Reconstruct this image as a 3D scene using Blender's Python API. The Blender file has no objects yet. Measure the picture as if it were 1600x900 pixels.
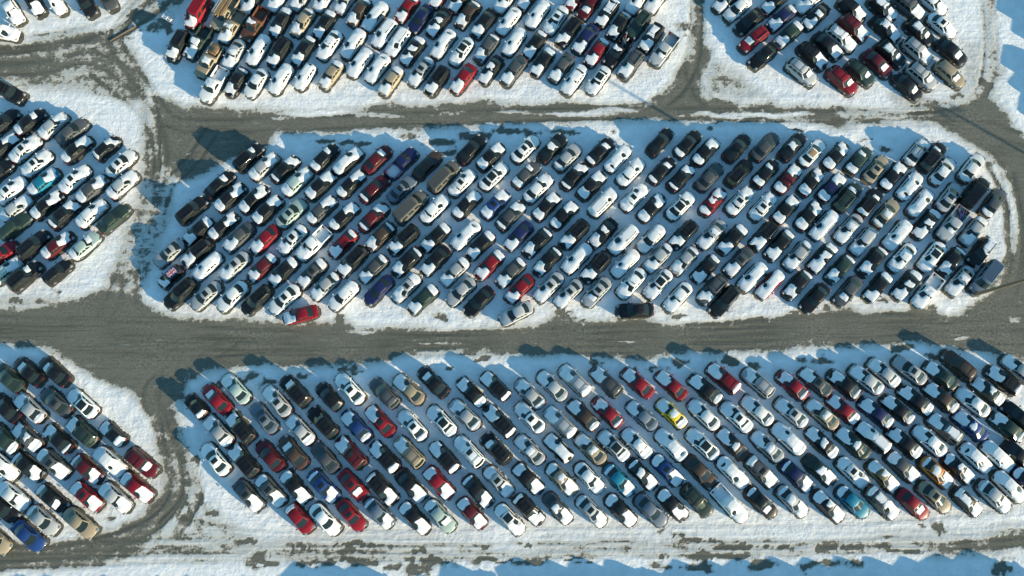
import bpy, bmesh, math, random
import numpy as np
from mathutils import Vector, Matrix

random.seed(11)
R = math.radians
scene = bpy.context.scene
COL = scene.collection

# ---------------------------------------------------------------- camera (a drone about 98 m up, tipped a little forward)
F_PX, CAM_H, TILT = 1200.0, 98.5, R(10.5)
cam = bpy.data.cameras.new('camera')
cam.sensor_width = 36.0
cam.lens = 36.0 * F_PX / 1600.0
cam.clip_end = 3000
cam_ob = bpy.data.objects.new('camera', cam)
cam_ob.location = (0, 0, CAM_H)
cam_ob.rotation_euler = (TILT, 0, 0)
COL.objects.link(cam_ob)
scene.camera = cam_ob

def ground(px, py, z=0.0):
    """photo pixel (1600 x 900) -> point of the plane at height z"""
    dx = (px - 800.0) / F_PX
    dy = (450.0 - py) / F_PX
    wy = dy * math.cos(TILT) + math.sin(TILT)
    wz = dy * math.sin(TILT) - math.cos(TILT)
    t = (CAM_H - z) / -wz
    return (dx * t, wy * t)

# ---------------------------------------------------------------- light
SUN_EL = R(12.5)
a = ground(1520, 460); b = ground(950, 125)
sdir = Vector((b[0] - a[0], b[1] - a[1])).normalized()          # the way shadows fall
sun_vec = Vector((-sdir.x * math.cos(SUN_EL), -sdir.y * math.cos(SUN_EL), math.sin(SUN_EL)))   # towards the sun
sun = bpy.data.lights.new('sun', 'SUN')
sun.energy = 5.0
sun.angle = R(0.53)
sun.color = (1.0, 0.84, 0.57)
sun_ob = bpy.data.objects.new('sun', sun)
sun_ob.rotation_euler = (-sun_vec).to_track_quat('-Z', 'Y').to_euler()
sun_ob.location = (60, -60, 60)
COL.objects.link(sun_ob)

world = bpy.data.worlds.new('World')
scene.world = world
world.use_nodes = True
wn = world.node_tree
bg = wn.nodes['Background']
sky = wn.nodes.new('ShaderNodeTexSky')
sky.sky_type = 'NISHITA'
sky.sun_disc = False
sky.sun_elevation = SUN_EL
sky.sun_rotation = math.atan2(sun_vec.x, sun_vec.y)
sky.ozone_density = 4.8
sky.air_density = 1.2
sky.dust_density = 0.2
bg.inputs['Strength'].default_value = 0.148
tint = wn.nodes.new('ShaderNodeMix')                              # colour grade on the skylight: slightly greener, a little less blue
tint.data_type = 'RGBA'; tint.blend_type = 'MULTIPLY'
tint.inputs['Factor'].default_value = 1.0
tint.inputs['B'].default_value = (0.98, 1.10, 0.90, 1)
wn.links.new(sky.outputs[0], tint.inputs['A'])
wn.links.new(tint.outputs['Result'], bg.inputs['Color'])

vs = scene.view_settings
vs.view_transform = 'Standard'
vs.look = 'None'
vs.gamma = 1.0
vs.exposure = 1.0
vs.use_curve_mapping = False

# ---------------------------------------------------------------- materials
def newmat(name):
    m = bpy.data.materials.new(name)
    m.use_nodes = True
    nt = m.node_tree
    p = nt.nodes['Principled BSDF']
    return m, nt, p

def simple(name, col, rough=0.5, metal=0.0, coat=0.0, spec=0.5):
    m, nt, p = newmat(name)
    p.inputs['Base Color'].default_value = (*col, 1)
    p.inputs['Roughness'].default_value = rough
    p.inputs['Metallic'].default_value = metal
    p.inputs['Coat Weight'].default_value = coat
    p.inputs['Coat Roughness'].default_value = 0.1
    p.inputs['Specular IOR Level'].default_value = spec
    return m

def paint_mat(name, from_object):
    m, nt, p = newmat(name)
    if from_object:
        src = nt.nodes.new('ShaderNodeObjectInfo').outputs['Color']
    else:
        an = nt.nodes.new('ShaderNodeAttribute'); an.attribute_name = 'paint'
        src = an.outputs['Color']
    tc = nt.nodes.new('ShaderNodeTexCoord')
    nz = nt.nodes.new('ShaderNodeTexNoise')
    nz.inputs['Scale'].default_value = 2.2
    nz.inputs['Detail'].default_value = 5
    nt.links.new(tc.outputs['Object'], nz.inputs['Vector'])
    # road salt dried on the paint
    rmp = nt.nodes.new('ShaderNodeMapRange')
    rmp.inputs['From Min'].default_value = 0.5
    rmp.inputs['From Max'].default_value = 0.8
    rmp.inputs['To Max'].default_value = 0.035
    nt.links.new(nz.outputs['Fac'], rmp.inputs['Value'])
    mx = nt.nodes.new('ShaderNodeMix'); mx.data_type = 'RGBA'
    mx.inputs['B'].default_value = (0.33, 0.32, 0.29, 1)
    nt.links.new(rmp.outputs['Result'], mx.inputs['Factor'])
    nt.links.new(src, mx.inputs['A'])
    nt.links.new(mx.outputs['Result'], p.inputs['Base Color'])
    p.inputs['Roughness'].default_value = 0.42
    p.inputs['Specular IOR Level'].default_value = 0.25
    p.inputs['Coat Weight'].default_value = 0.3
    p.inputs['Coat Roughness'].default_value = 0.06
    return m

M_PAINT = paint_mat('car_paint', True)
M_PAINT_MASS = paint_mat('car_paint_by_car', False)
M_GLASS = simple('tinted_glass', (0.014, 0.022, 0.021), 0.06, spec=0.5)
M_TRIM = simple('black_trim', (0.015, 0.015, 0.016), 0.6)
M_TYRE = simple('tyre_rubber', (0.018, 0.018, 0.018), 0.85)
M_RIM = simple('wheel_alloy', (0.35, 0.35, 0.36), 0.35, metal=0.8)
M_TAIL = simple('tail_lamp_red', (0.11, 0.006, 0.007), 0.3)
M_HEAD = simple('lamp_glass', (0.26, 0.27, 0.275), 0.2)
M_TAN = simple('tan_cloth', (0.33, 0.21, 0.12), 0.8)
M_FBLUE = simple('flag_blue', (0.03, 0.05, 0.22), 0.45)
M_FRED = simple('flag_red', (0.42, 0.02, 0.03), 0.45)
M_FWHITE = simple('flag_white', (0.72, 0.72, 0.72), 0.45)

def wood_mat(name, c1, c2):
    m, nt, p = newmat(name)
    tc = nt.nodes.new('ShaderNodeTexCoord')
    mp = nt.nodes.new('ShaderNodeMapping'); mp.inputs['Scale'].default_value = (1, 14, 14)
    nz = nt.nodes.new('ShaderNodeTexNoise'); nz.inputs['Scale'].default_value = 1.5; nz.inputs['Detail'].default_value = 6
    cr = nt.nodes.new('ShaderNodeValToRGB')
    cr.color_ramp.elements[0].position = 0.3; cr.color_ramp.elements[0].color = (*c1, 1)
    cr.color_ramp.elements[1].position = 0.7; cr.color_ramp.elements[1].color = (*c2, 1)
    nt.links.new(tc.outputs['Object'], mp.inputs['Vector'])
    nt.links.new(mp.outputs['Vector'], nz.inputs['Vector'])
    nt.links.new(nz.outputs['Fac'], cr.inputs['Fac'])
    nt.links.new(cr.outputs['Color'], p.inputs['Base Color'])
    p.inputs['Roughness'].default_value = 0.8
    return m
M_WOOD = wood_mat('weathered_wood', (0.10, 0.07, 0.045), (0.24, 0.18, 0.12))
M_LUMBER = wood_mat('sawn_lumber', (0.16, 0.10, 0.05), (0.34, 0.22, 0.11))
M_STEEL = simple('galvanised_steel', (0.20, 0.17, 0.14), 0.55, metal=0.3)
M_JUNK = simple('scrap_metal', (0.16, 0.15, 0.14), 0.6, metal=0.4)
M_RUST = wood_mat('rusty_steel', (0.10, 0.035, 0.015), (0.28, 0.10, 0.04))

def snow_mat(name):
    m, nt, p = newmat(name)
    tc = nt.nodes.new('ShaderNodeTexCoord')
    nz = nt.nodes.new('ShaderNodeTexNoise'); nz.inputs['Scale'].default_value = 5; nz.inputs['Detail'].default_value = 6
    nt.links.new(tc.outputs['Object'], nz.inputs['Vector'])
    cr = nt.nodes.new('ShaderNodeValToRGB')
    cr.color_ramp.elements[0].position = 0.25; cr.color_ramp.elements[0].color = (0.64, 0.65, 0.66, 1)
    cr.color_ramp.elements[1].position = 0.75; cr.color_ramp.elements[1].color = (0.78, 0.78, 0.775, 1)
    nt.links.new(nz.outputs['Fac'], cr.inputs['Fac'])
    nt.links.new(cr.outputs['Color'], p.inputs['Base Color'])
    bp = nt.nodes.new('ShaderNodeBump'); bp.inputs['Strength'].default_value = 0.25; bp.inputs['Distance'].default_value = 0.05
    nt.links.new(nz.outputs['Fac'], bp.inputs['Height'])
    nt.links.new(bp.outputs['Normal'], p.inputs['Normal'])
    p.inputs['Roughness'].default_value = 0.75
    p.inputs['Specular IOR Level'].default_value = 0.2
    return m
M_SNOW = snow_mat('car_snow')
# ---------------------------------------------------------------- where every vehicle stands (read off the photo, one line per parking row)
# lot, row, facing, tile origin x, y, scale, then "X,Y,colour+type+marks"
ROWS = [
# ---- lower lot
('B',1,'A',0,528,.22,"1395,490,kCT"),
('B',1,'A',312,528,.22,"120,435,rSW 255,360,lSH 550,450,sSoH 675,375,kUW 915,415,kH- 1065,360,wSoHT 1310,390,gU- 1485,365,tSH"),
('B',1,'A',624,528,.22,"240,315,kSW 510,385,kSHT 680,340,kUHT 925,395,sSHT 1085,340,sSH 1245,300,sUHT 1470,310,gUH"),
('B',1,'A',936,528,.22,"275,320,rSH 515,335,rSHW 755,360,kSHT 885,285,rUHT 1130,315,sUH 1375,335,rSHT"),
('B',1,'A',1248,528,.22,"120,310,gSoH 325,330,kSHT 480,295,sSHT 605,245,sSHT 790,230,sSo 1010,265,eSoH 1155,205,uU- 1455,300,kUHT 1560,220,sSH"),
('B',2,'A',312,528,.22,"125,655,sSHT 285,635,kUH 455,570,dSo 715,655,sSHT 870,600,kU- 1110,625,bSHT 1280,590,rSoH 1510,620,wSoHT"),
('B',2,'A',624,528,.22,"300,590,wSBHT 465,545,sSHT 710,590,kUHT 925,565,wSoHT 1140,595,sUHT 1305,545,uSHT 1480,530,rSHT"),
('B',2,'A',936,528,.22,"305,550,dSH 515,535,ySHRTo 745,545,wSH 975,560,wSoHT 1125,515,wSHT 1365,530,sSoHT"),
('B',2,'A',1248,528,.22,"165,540,tSHR 315,505,rSHT 550,530,nSHT 705,505,kSHT 830,440,kSHT 1015,425,uSHT 1235,455,wSHR 1345,380,eSHRT 1525,565,kS-"),
('B',3,'A',0,675,.25,"1345,170,wSo 1520,180,kUH"),
('B',3,'A',400,675,.25,"85,150,mS- 230,130,uSW 425,155,gS- 590,130,mUHo 800,155,kUHT 955,125,tUH 1175,155,kUHT 1330,120,wUHo 1500,105,kUW"),
('B',3,'A',800,675,.25,"110,110,sSHR 290,100,kHHA 490,105,tSHR 635,85,sSBHT 780,70,wSHRT 1005,90,wSA 1190,75,wSBHT 1380,75,uSHR"),
('B',3,'A',936,528,.22,"1195,770,sSHR 1345,715,wSA"),
('B',3,'A',1248,528,.22,"165,740,kSHRT 385,745,eSHR 530,705,kUHA 750,740,kSHT 930,730,wSHR 1040,640,gUHR 1235,635,bSHR 1460,660,eSHT"),
('B',4,'D',312,702,.22,"345,330,gSoH 505,295,gSoTH 680,270,kSTH 880,265,bSoTH 1090,260,rSoW 1295,280,kUTH 1500,260,kSH"),
('B',4,'D',624,702,.22,"280,240,rSTH 555,295,kSTH 705,230,sSoTH 915,210,kSTH 1155,215,tSTRH 1350,205,wSTH"),
('B',4,'D',936,702,.22,"145,220,cSTH 310,180,kSTRH 485,150,bSToH 725,165,uS- 950,165,wSTA 1155,160,gUoTH 1405,190,nSTH"),
('B',4,'D',1248,702,.22,"155,150,eSRH 385,165,wSoTH 600,190,qSTRH 740,125,gSTH 980,165,oSTRH 1140,140,kSTRH 1260,60,wSTA 1455,45,wSToA 1600,20,kS-"),
('B',5,'D',312,702,.22,"710,495,rHT 890,500,wS- 1075,470,rSo 1275,455,dSTH"),
('B',5,'D',624,702,.22,"110,490,kSTH 290,475,lSTW 515,455,mSTH 785,500,wSBTH 920,430,kUTH 1125,420,gSRH 1365,440,sSoTH"),
('B',5,'D',936,702,.22,"155,435,kSoTH 370,435,dS- 525,395,kSTH 700,365,eU- 915,370,wPA 1155,380,kSoTW 1375,370,sSTRH"),
('B',5,'D',1248,702,.22,"212,405,kSTRH 385,375,cST 595,380,gUTRH 815,390,rSW 965,340,tSo 1200,375,kHTRH 1390,335,sSTH 1500,265,wSoTA 1595,200,nST"),
# ---- lower left lot
('Q',1,'A',0,528,.22,"60,290,eS- 200,240,kSW 385,240,kSW"),
('Q',2,'A',0,528,.22,"40,500,kS- 205,495,sSHT 395,455,gSo 585,465,wSBH"),
('Q',3,'A',0,528,.22,"35,720,eSHT 190,705,gSHRT 410,715,kSHT 580,665,eUH 800,680,kHHT"),
('Q',4,'D',0,702,.22,"5,140,wSA 185,120,kSTH 380,105,gSoTH 615,140,mSTH 790,95,wSA 1005,95,mUW"),
('Q',5,'D',0,702,.22,"115,310,wSTH 375,355,kSTW 615,335,rSoTH 820,345,sSTH 965,265,rSTH"),
('Q',6,'D',0,702,.22,"50,445,kS- 305,505,sST 565,520,tS-"),
('Q',7,'D',0,702,.22,"175,590,bS- -40,640,tS-"),
# ---- middle lot
('M',1,'R',312,176,.22,"345,315,kUW 455,380,sSTH 605,400,kSTH 885,320,kSTW 1045,350,kSTA 1260,330,mSW 1435,355,nPT"),
('M',1,'R',624,176,.22,"200,370,uS- 510,260,kS- 650,310,kSTH 895,255,wSo 1085,250,kSR 1195,315,sST 1425,275,kSTW 1550,325,wSTA"),
('M',1,'R',936,176,.22,"435,205,kS- 630,220,kST 760,275,kSTH 980,250,kS- 1180,240,gS- 1375,240,kSR 1515,285,wSO"),
('M',1,'R',1248,176,.22,"265,305,kSTH 425,340,eSTW 550,400,tSo 840,280,sSTH 955,310,kUW 1230,390,wST"),
('M',2,'R',312,176,.22,"140,510,kSW 215,600,kSTH 385,610,kSTH 690,490,lSTH 865,510,kSTH 1075,505,kSTH 1240,540,mST 1435,540,dSo"),
('M',2,'R',624,176,.22,"315,450,vX- 445,495,wSoTH 670,450,wSBTH 900,440,gSTW 985,535,wSTH 1240,450,kSTH 1365,515,kSTH"),
('M',2,'R',936,176,.22,"225,420,wSTH 445,410,kSTW 585,460,kSTH 785,455,gS- 1000,425,kU- 1185,430,kSTW 1340,470,mSTH 1510,490,kSTH"),
('M',2,'R',1248,176,.22,"235,530,nSTH 350,600,eUW 670,450,kSTH 790,520,wSoTA 1025,415,wSR 1070,600,sSo 1250,575,kX- 1385,640,gST"),
('M',3,'R',0,176,.22,"1360,690,kU-"),
('M',3,'R',312,176,.22,"165,800,kSTH 480,690,kSTH 650,715,lSo 865,690,gSTH 1025,735,kSTH 1235,740,mSTH"),
('M',3,'R',400,220,.25,"965,410,vX-"),
('M',3,'R',624,176,.22,"250,680,wSTH 480,650,kSTH 680,650,bSoTH 790,730,gSTH 1045,665,kSTH 1170,725,kSTH 1445,635,wUTA"),
('M',3,'R',936,176,.22,"250,600,wSoTH 375,675,kSTH 580,660,wSBTH 810,630,rSTRH 1000,625,wSoTH 1165,665,wSoTH 1325,690,kSTH 1490,730,kSTH"),
('M',3,'R',1248,176,.22,"505,640,kUTW 620,715,tSRT 865,640,sSTA"),
('M',4,'L',0,352,.22,"1210,190,sSo 1400,50,kSHT"),
('M',4,'L',312,352,.22,"275,85,gSH 460,100,rSH 655,100,wSoHT 805,130,wPH 1015,130,rSHT 1275,85,uSHT 1445,100,kUH"),
('M',4,'L',624,352,.22,"255,85,kSHT 470,70,wSA 575,140,kSHT 845,75,nSH 980,120,kSHT 1245,60,kUH 1445,55,kSHR"),
('M',4,'L',936,352,.22,"170,100,wUA 370,95,wST 600,65,kUH 800,65,sSoHR 945,100,kSHT 1175,70,kUH 1280,140,kSHT"),
('M',4,'L',1248,176,.22,"180,800,sSA 355,820,sSHR"),
('M',4,'L',1248,352,.22,"460,110,sWH 700,70,wSA"),
('M',4,'L',1248,176,.22,"905,790,kSHRT 1100,780,sPW 1240,840,sSHT"),
('M',5,'L',0,352,.22,"1210,365,kCjH 1395,195,kUH 1470,290,wSA"),
('M',5,'L',312,352,.22,"245,290,sSoH 440,300,mSHT 590,330,kSHT 795,340,gSoHT 1080,255,kUH 1230,310,gSHT 1470,260,kSHT"),
('M',5,'L',624,352,.22,"255,250,kSH 390,330,sSHT 640,280,rSHT 790,335,gSHT 1050,255,kSHT 1260,235,wSA 1395,295,kUH"),
('M',5,'L',936,352,.22,"185,270,wSA 420,230,sSHT 605,250,sSHT 755,310,kSHT 990,260,gSoH 1410,215,sSHT"),
('M',5,'L',1248,352,.22,"170,230,kSHRT 295,310,eSHT 525,255,kSHT 735,230,wSoHR 945,225,wSBH 1085,255,kSHT 1300,185,kURT 1330,370,dX-"),
('M',6,'L',0,352,.22,"1275,485,kU- 1460,500,sSo"),
('M',6,'L',312,352,.22,"230,505,wS- 400,530,kU- 600,525,wSo 890,430,sSHT 1020,500,wST 1270,460,nS- 1465,445,sSoTH"),
('M',6,'L',624,352,.22,"165,525,eSHT 435,470,sS- 565,540,kS- 855,450,rSH 1060,440,sSoH 1200,485,sSoH 1400,475,sSoW"),
('M',6,'L',936,352,.22,"230,415,wSoHR 420,430,wSBHT 560,510,wSHR 805,455,gUH 890,540,kU- 1090,365,wSA 1215,420,rSBHA 1410,420,kSHT"),
('M',6,'L',1248,352,.22,"115,520,kS- 350,470,gSW 560,440,kSHT 765,425,kSHRT 915,470,wPHR 1145,395,sSoHR"),
('M',7,'L',312,352,.22,"715,635,rSH@195"),
('M',7,'L',624,352,.22,"830,625,sS-@207"),
('M',7,'L',936,352,.22,"255,590,kS-@183"),
# ---- left lot
('L',1,'R',0,176,.22,"20,70,kST 200,75,kSTW 370,95,sSTH 510,135,gS- 755,250,kHTH"),
('L',2,'R',0,176,.22,"35,230,kSTH 150,280,wSoTH 260,360,wSoTH 545,260,kSTH 860,360,wSo"),
('L',3,'R',0,176,.22,"10,400,kST 310,490,cSTH 530,470,wSoTH 650,545,gSTH 870,510,sSTH"),
('L',4,'R',0,176,.22,"75,550,wSoTH 320,665,kSTH 460,715,kSTH 650,715,wSTH 805,750,eS-"),
('L',5,'R',0,176,.22,"115,680,sSTH 130,810,eW-"),
('L',5,'R',0,352,.22,"230,140,kU- 405,140,mSTH 600,145,lSTW"),
('L',6,'R',0,352,.22,"-5,190,rS- 45,320,lSTH 170,360,kUW 405,330,kH-"),
('L',0,'R',0,0,.22,"60,650,kU-@-28"),
# ---- top lot
('T',1,'L',0,0,.22,"1515,600,wPR"),
('T',1,'L',312,0,.22,"260,580,kSHT 400,590,wSR 575,560,wSA 745,545,wHA 930,530,tSHT 1135,445,wSA 1265,480,wSA 1355,575,tSHT"),
('T',1,'L',624,0,.22,"150,510,sSoHT 265,570,kUH 450,560,rSH 650,495,kSRH 810,500,gSH 1015,440,kSHT 1150,480,gSH 1240,565,wSHRT 1410,570,wSBHT"),
('T',1,'L',936,0,.22,"225,455,gUH 460,350,sPW"),
('T',2,'L',0,0,.22,"1260,320,kUH 1400,300,ePHR 1480,430,tPR"),
('T',2,'L',312,0,.22,"250,370,sSHR 415,355,wSA 560,370,kUH 735,360,kSHT 920,320,wSoHR 1090,310,sSA 1310,235,wUA 1410,290,wUA 1510,360,kSHRT"),
('T',2,'L',624,0,.22,"310,310,sSA 440,365,wSBHT 620,340,gSHT 815,295,wSA 960,315,kSHT 1200,225,kUH 1320,275,nSH 1400,370,rSHT"),
('T',2,'L',936,0,.22,"150,340,kPR 370,265,kUHR"),
('T',3,'L',312,0,.22,"175,95,tPo 240,165,tPHR 400,155,aPR 585,140,kSHT 745,135,tSHT 895,155,kSHT 1130,85,uSHT 1245,115,sSA"),
('T',3,'L',624,0,.22,"50,60,rSHT 165,110,nS- 285,150,kSHR 485,100,uSHT 610,150,kSH 790,130,wSA 980,100,wSA 1130,115,wSoHT 1475,90,kUHRT"),
('T',3,'L',936,0,.22,"150,165,kSHT 290,160,eU-"),
('T',4,'L',0,0,.22,"1400,80,rXH"),
('T',4,'L',312,0,.22,"365,15,kSA 540,10,wSA 710,-5,sSHT 870,5,wSHR 1025,20,sSHT"),
('T',4,'L',624,0,.22,"270,-10,mSH 430,-5,kSH 745,5,wSHR 905,-5,kSH 1240,0,rSHT 1350,35,mSW"),
('T',4,'L',936,0,.22,"265,10,wSA 385,25,wSA"),
# ---- upper right lot
('N',1,'L',936,0,.22,"985,60,wST 1085,135,kS- 1100,275,rUW 1175,390,kS- 905,-5,gSH"),
('N',2,'L',936,0,.22,"1310,115,nSHT 1355,235,eSHT 1230,25,kSH"),
('N',3,'L',936,0,.22,"1480,15,wSH 1525,130,kSHR"),
('N',4,'D',936,0,.22,"1440,510,sUW"),
('N',4,'D',1248,0,.22,"310,570,rUW 435,515,eUW 775,615,kSW 875,540,sUW 1075,525,tWW"),
('N',5,'D',1248,0,.22,"100,395,kUH 205,325,kSH 560,450,mSW 655,380,kURW 845,360,sUH 1085,365,kSW"),
('N',6,'D',1248,0,.22,"300,270,sUHR 395,190,mUH 620,200,kSRH 865,220,kURW 1020,180,wSoH"),
('N',7,'D',1248,0,.22,"375,70,kUH 595,60,kUHR 780,50,gUHW 950,20,wSH"),
# ---- upper left corner
('K',1,'D',0,0,.22,"85,75,wSH 235,15,kSH 390,10,wSA 605,20,kS- 750,-25,gS-"),
('K',1,'D',0,0,.22,"20,225,wUA@-12"),
# ---- standing just outside the picture; their shadows fall into it
('Z',1,'D',0,0,1,"20,966,kU- 62,963,wU- 104,966,sU- 150,964,kU- 196,968,wU- 240,966,kU- 284,964,gU- 330,968,wU- 374,966,kU- 420,966,sU- 466,970,kU- 556,962,wX- 604,964,sX- 650,960,kX- 700,966,wU- 746,966,kU- 800,960,gX- 850,962,wU- 905,954,kX- 955,956,wX- 1005,952,sX- 1055,954,kX- 1110,956,wU- 1160,956,kX- 1210,958,wX- 1262,956,sX- 1315,954,kX- 1368,954,wX- 1420,950,kX- 1470,952,wX- 1522,950,sX- 1575,946,kX- 1630,942,wX-"),
('Z',2,'D',0,0,1,"1656,-40,kX- 1668,0,wX- 1674,40,kX- 1680,80,sX- 1686,120,kX- 1693,160,wX- 1706,200,kX- "),
]
# ---------------------------------------------------------------- vehicles
# x forward, y left, z up, origin on the ground under the middle
SPEC = {
 # L, W, H, bonnet z at screen foot, bonnet z at nose, deck z, cabin: rear foot, rear roof, front roof, screen foot, wheel radius, front axle, rear axle
 'S': dict(L=4.72, W=1.83, H=1.45, hb=0.98, hf=0.72, hd=1.02, xr0=-1.78, xr1=-0.98, xf1=0.28, xf0=1.12, wr=.33, fa=1.42, ra=-1.36),
 'C': dict(L=3.65, W=1.68, H=1.42, hb=0.98, hf=0.78, hd=0.98, xr0=-1.66, xr1=-1.38, xf1=0.22, xf0=0.72, wr=.31, fa=1.22, ra=-1.22),
 'H': dict(L=4.15, W=1.76, H=1.47, hb=0.98, hf=0.74, hd=0.98, xr0=-1.98, xr1=-1.52, xf1=0.22, xf0=1.02, wr=.32, fa=1.28, ra=-1.26),
 'W': dict(L=4.70, W=1.80, H=1.48, hb=0.98, hf=0.74, hd=0.98, xr0=-2.24, xr1=-1.86, xf1=0.30, xf0=1.08, wr=.33, fa=1.42, ra=-1.36),
 'U': dict(L=4.72, W=1.88, H=1.70, hb=1.10, hf=0.90, hd=1.06, xr0=-2.25, xr1=-1.88, xf1=0.34, xf0=1.10, wr=.37, fa=1.42, ra=-1.40),
 'X': dict(L=5.20, W=1.92, H=2.05, hb=1.18, hf=0.95, hd=1.10, xr0=-2.54, xr1=-2.40, xf1=0.95, xf0=1.62, wr=.37, fa=1.70, ra=-1.55),
 'P': dict(L=5.35, W=1.92, H=1.78, hb=1.14, hf=0.98, hd=1.06, xr0=-0.62, xr1=-0.48, xf1=0.62, xf0=1.30, wr=.39, fa=1.70, ra=-1.62),
}
BULGE_F, BULGE_R = 0.30, 0.22

def zbody(s, x):
    L = s['L'] / 2
    xs = [-L, -L + .05, -L + .28, s['xr0'], s['xf0'], s['xf0'] + .45 * (L - s['xf0']), L - .28, L - .06, L]
    zs = [s['hd'] - .26, s['hd'] - .10, s['hd'] - .01, s['hd'], s['hb'], s['hb'] - .38 * (s['hb'] - s['hf']), s['hf'] + .02, s['hf'] - .08, s['hf'] - .20]
    return float(np.interp(x, xs, zs))

def wbody(s, x):
    L = s['L'] / 2; q = abs(x) / L
    k = 1 - 0.055 * max(0, (q - .45) / .55) ** 2
    d = L - abs(x)
    if d < .55: k -= 0.20 * (1 - d / .55) ** 2.0
    return s['W'] / 2 * k

def mesh_from(name, verts, faces, mats, fmat=None, sharp=40, smooth=True):
    me = bpy.data.meshes.new(name)
    me.from_pydata(verts, [], faces)
    for m in mats: me.materials.append(m)
    if fmat: me.polygons.foreach_set('material_index', fmat)
    bm = bmesh.new(); bm.from_mesh(me)
    bmesh.ops.recalc_face_normals(bm, faces=bm.faces); bm.to_mesh(me); bm.free()
    if smooth:
        me.polygons.foreach_set('use_smooth', [True] * len(me.polygons))
        me.set_sharp_from_angle(angle=R(sharp))
    me.update()
    return me

class Geo:
    def __init__(self): self.v = []; self.f = []; self.m = []
    def add(self, vs, fs, mi=0):
        o = len(self.v); self.v += [tuple(p) for p in vs]
        self.f += [tuple(i + o for i in f) for f in fs]; self.m += [mi] * len(fs)
    def box(self, x0, x1, y0, y1, z0, z1, mi=0, ch=0.0):
        bm = bmesh.new(); bmesh.ops.create_cube(bm, size=1)
        for v in bm.verts:
            v.co = Vector(((x0 + x1) / 2 + v.co.x * (x1 - x0), (y0 + y1) / 2 + v.co.y * (y1 - y0), (z0 + z1) / 2 + v.co.z * (z1 - z0)))
        if ch: bmesh.ops.bevel(bm, geom=bm.edges[:], offset=ch, segments=2, affect='EDGES', profile=0.5)
        bm.verts.index_update()
        self.add([v.co[:] for v in bm.verts], [[v.index for v in f.verts] for f in bm.faces], mi); bm.free()
    def build(self, name, mats, sharp=40, smooth=True): return mesh_from(name, self.v, self.f, mats, self.m, sharp, smooth)

def cabin_ring(s, fr, grow=0.0, dz=0.0):
    """outline of the cabin at height fraction fr, 5 points across the front, 5 across the back"""
    zb = min(s['hb'], s['hd']) - .06
    xf = s['xf0'] + (s['xf1'] - s['xf0']) * fr; xr = s['xr0'] + (s['xr1'] - s['xr0']) * fr
    wb = s['W'] / 2 - .07; wt = s['W'] / 2 - (.26 if s['H'] < 1.6 else .22 if s['H'] < 2 else .16)
    w = wb + (wt - wb) * fr - grow
    z = zb + (s['H'] - .06 - zb) * fr + dz
    pts = []
    for t in (-1, -.55, 0, .55, 1):
        pts.append((xf + (1 - t * t) * BULGE_F * (1 - .4 * fr) - BULGE_F * .5 - grow, t * w, z))
    for t in (1, .55, 0, -.55, -1):
        pts.append((xr - (1 - t * t) * BULGE_R * (1 - .4 * fr) + BULGE_R * .5 + grow, t * w, z))
    return pts

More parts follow.
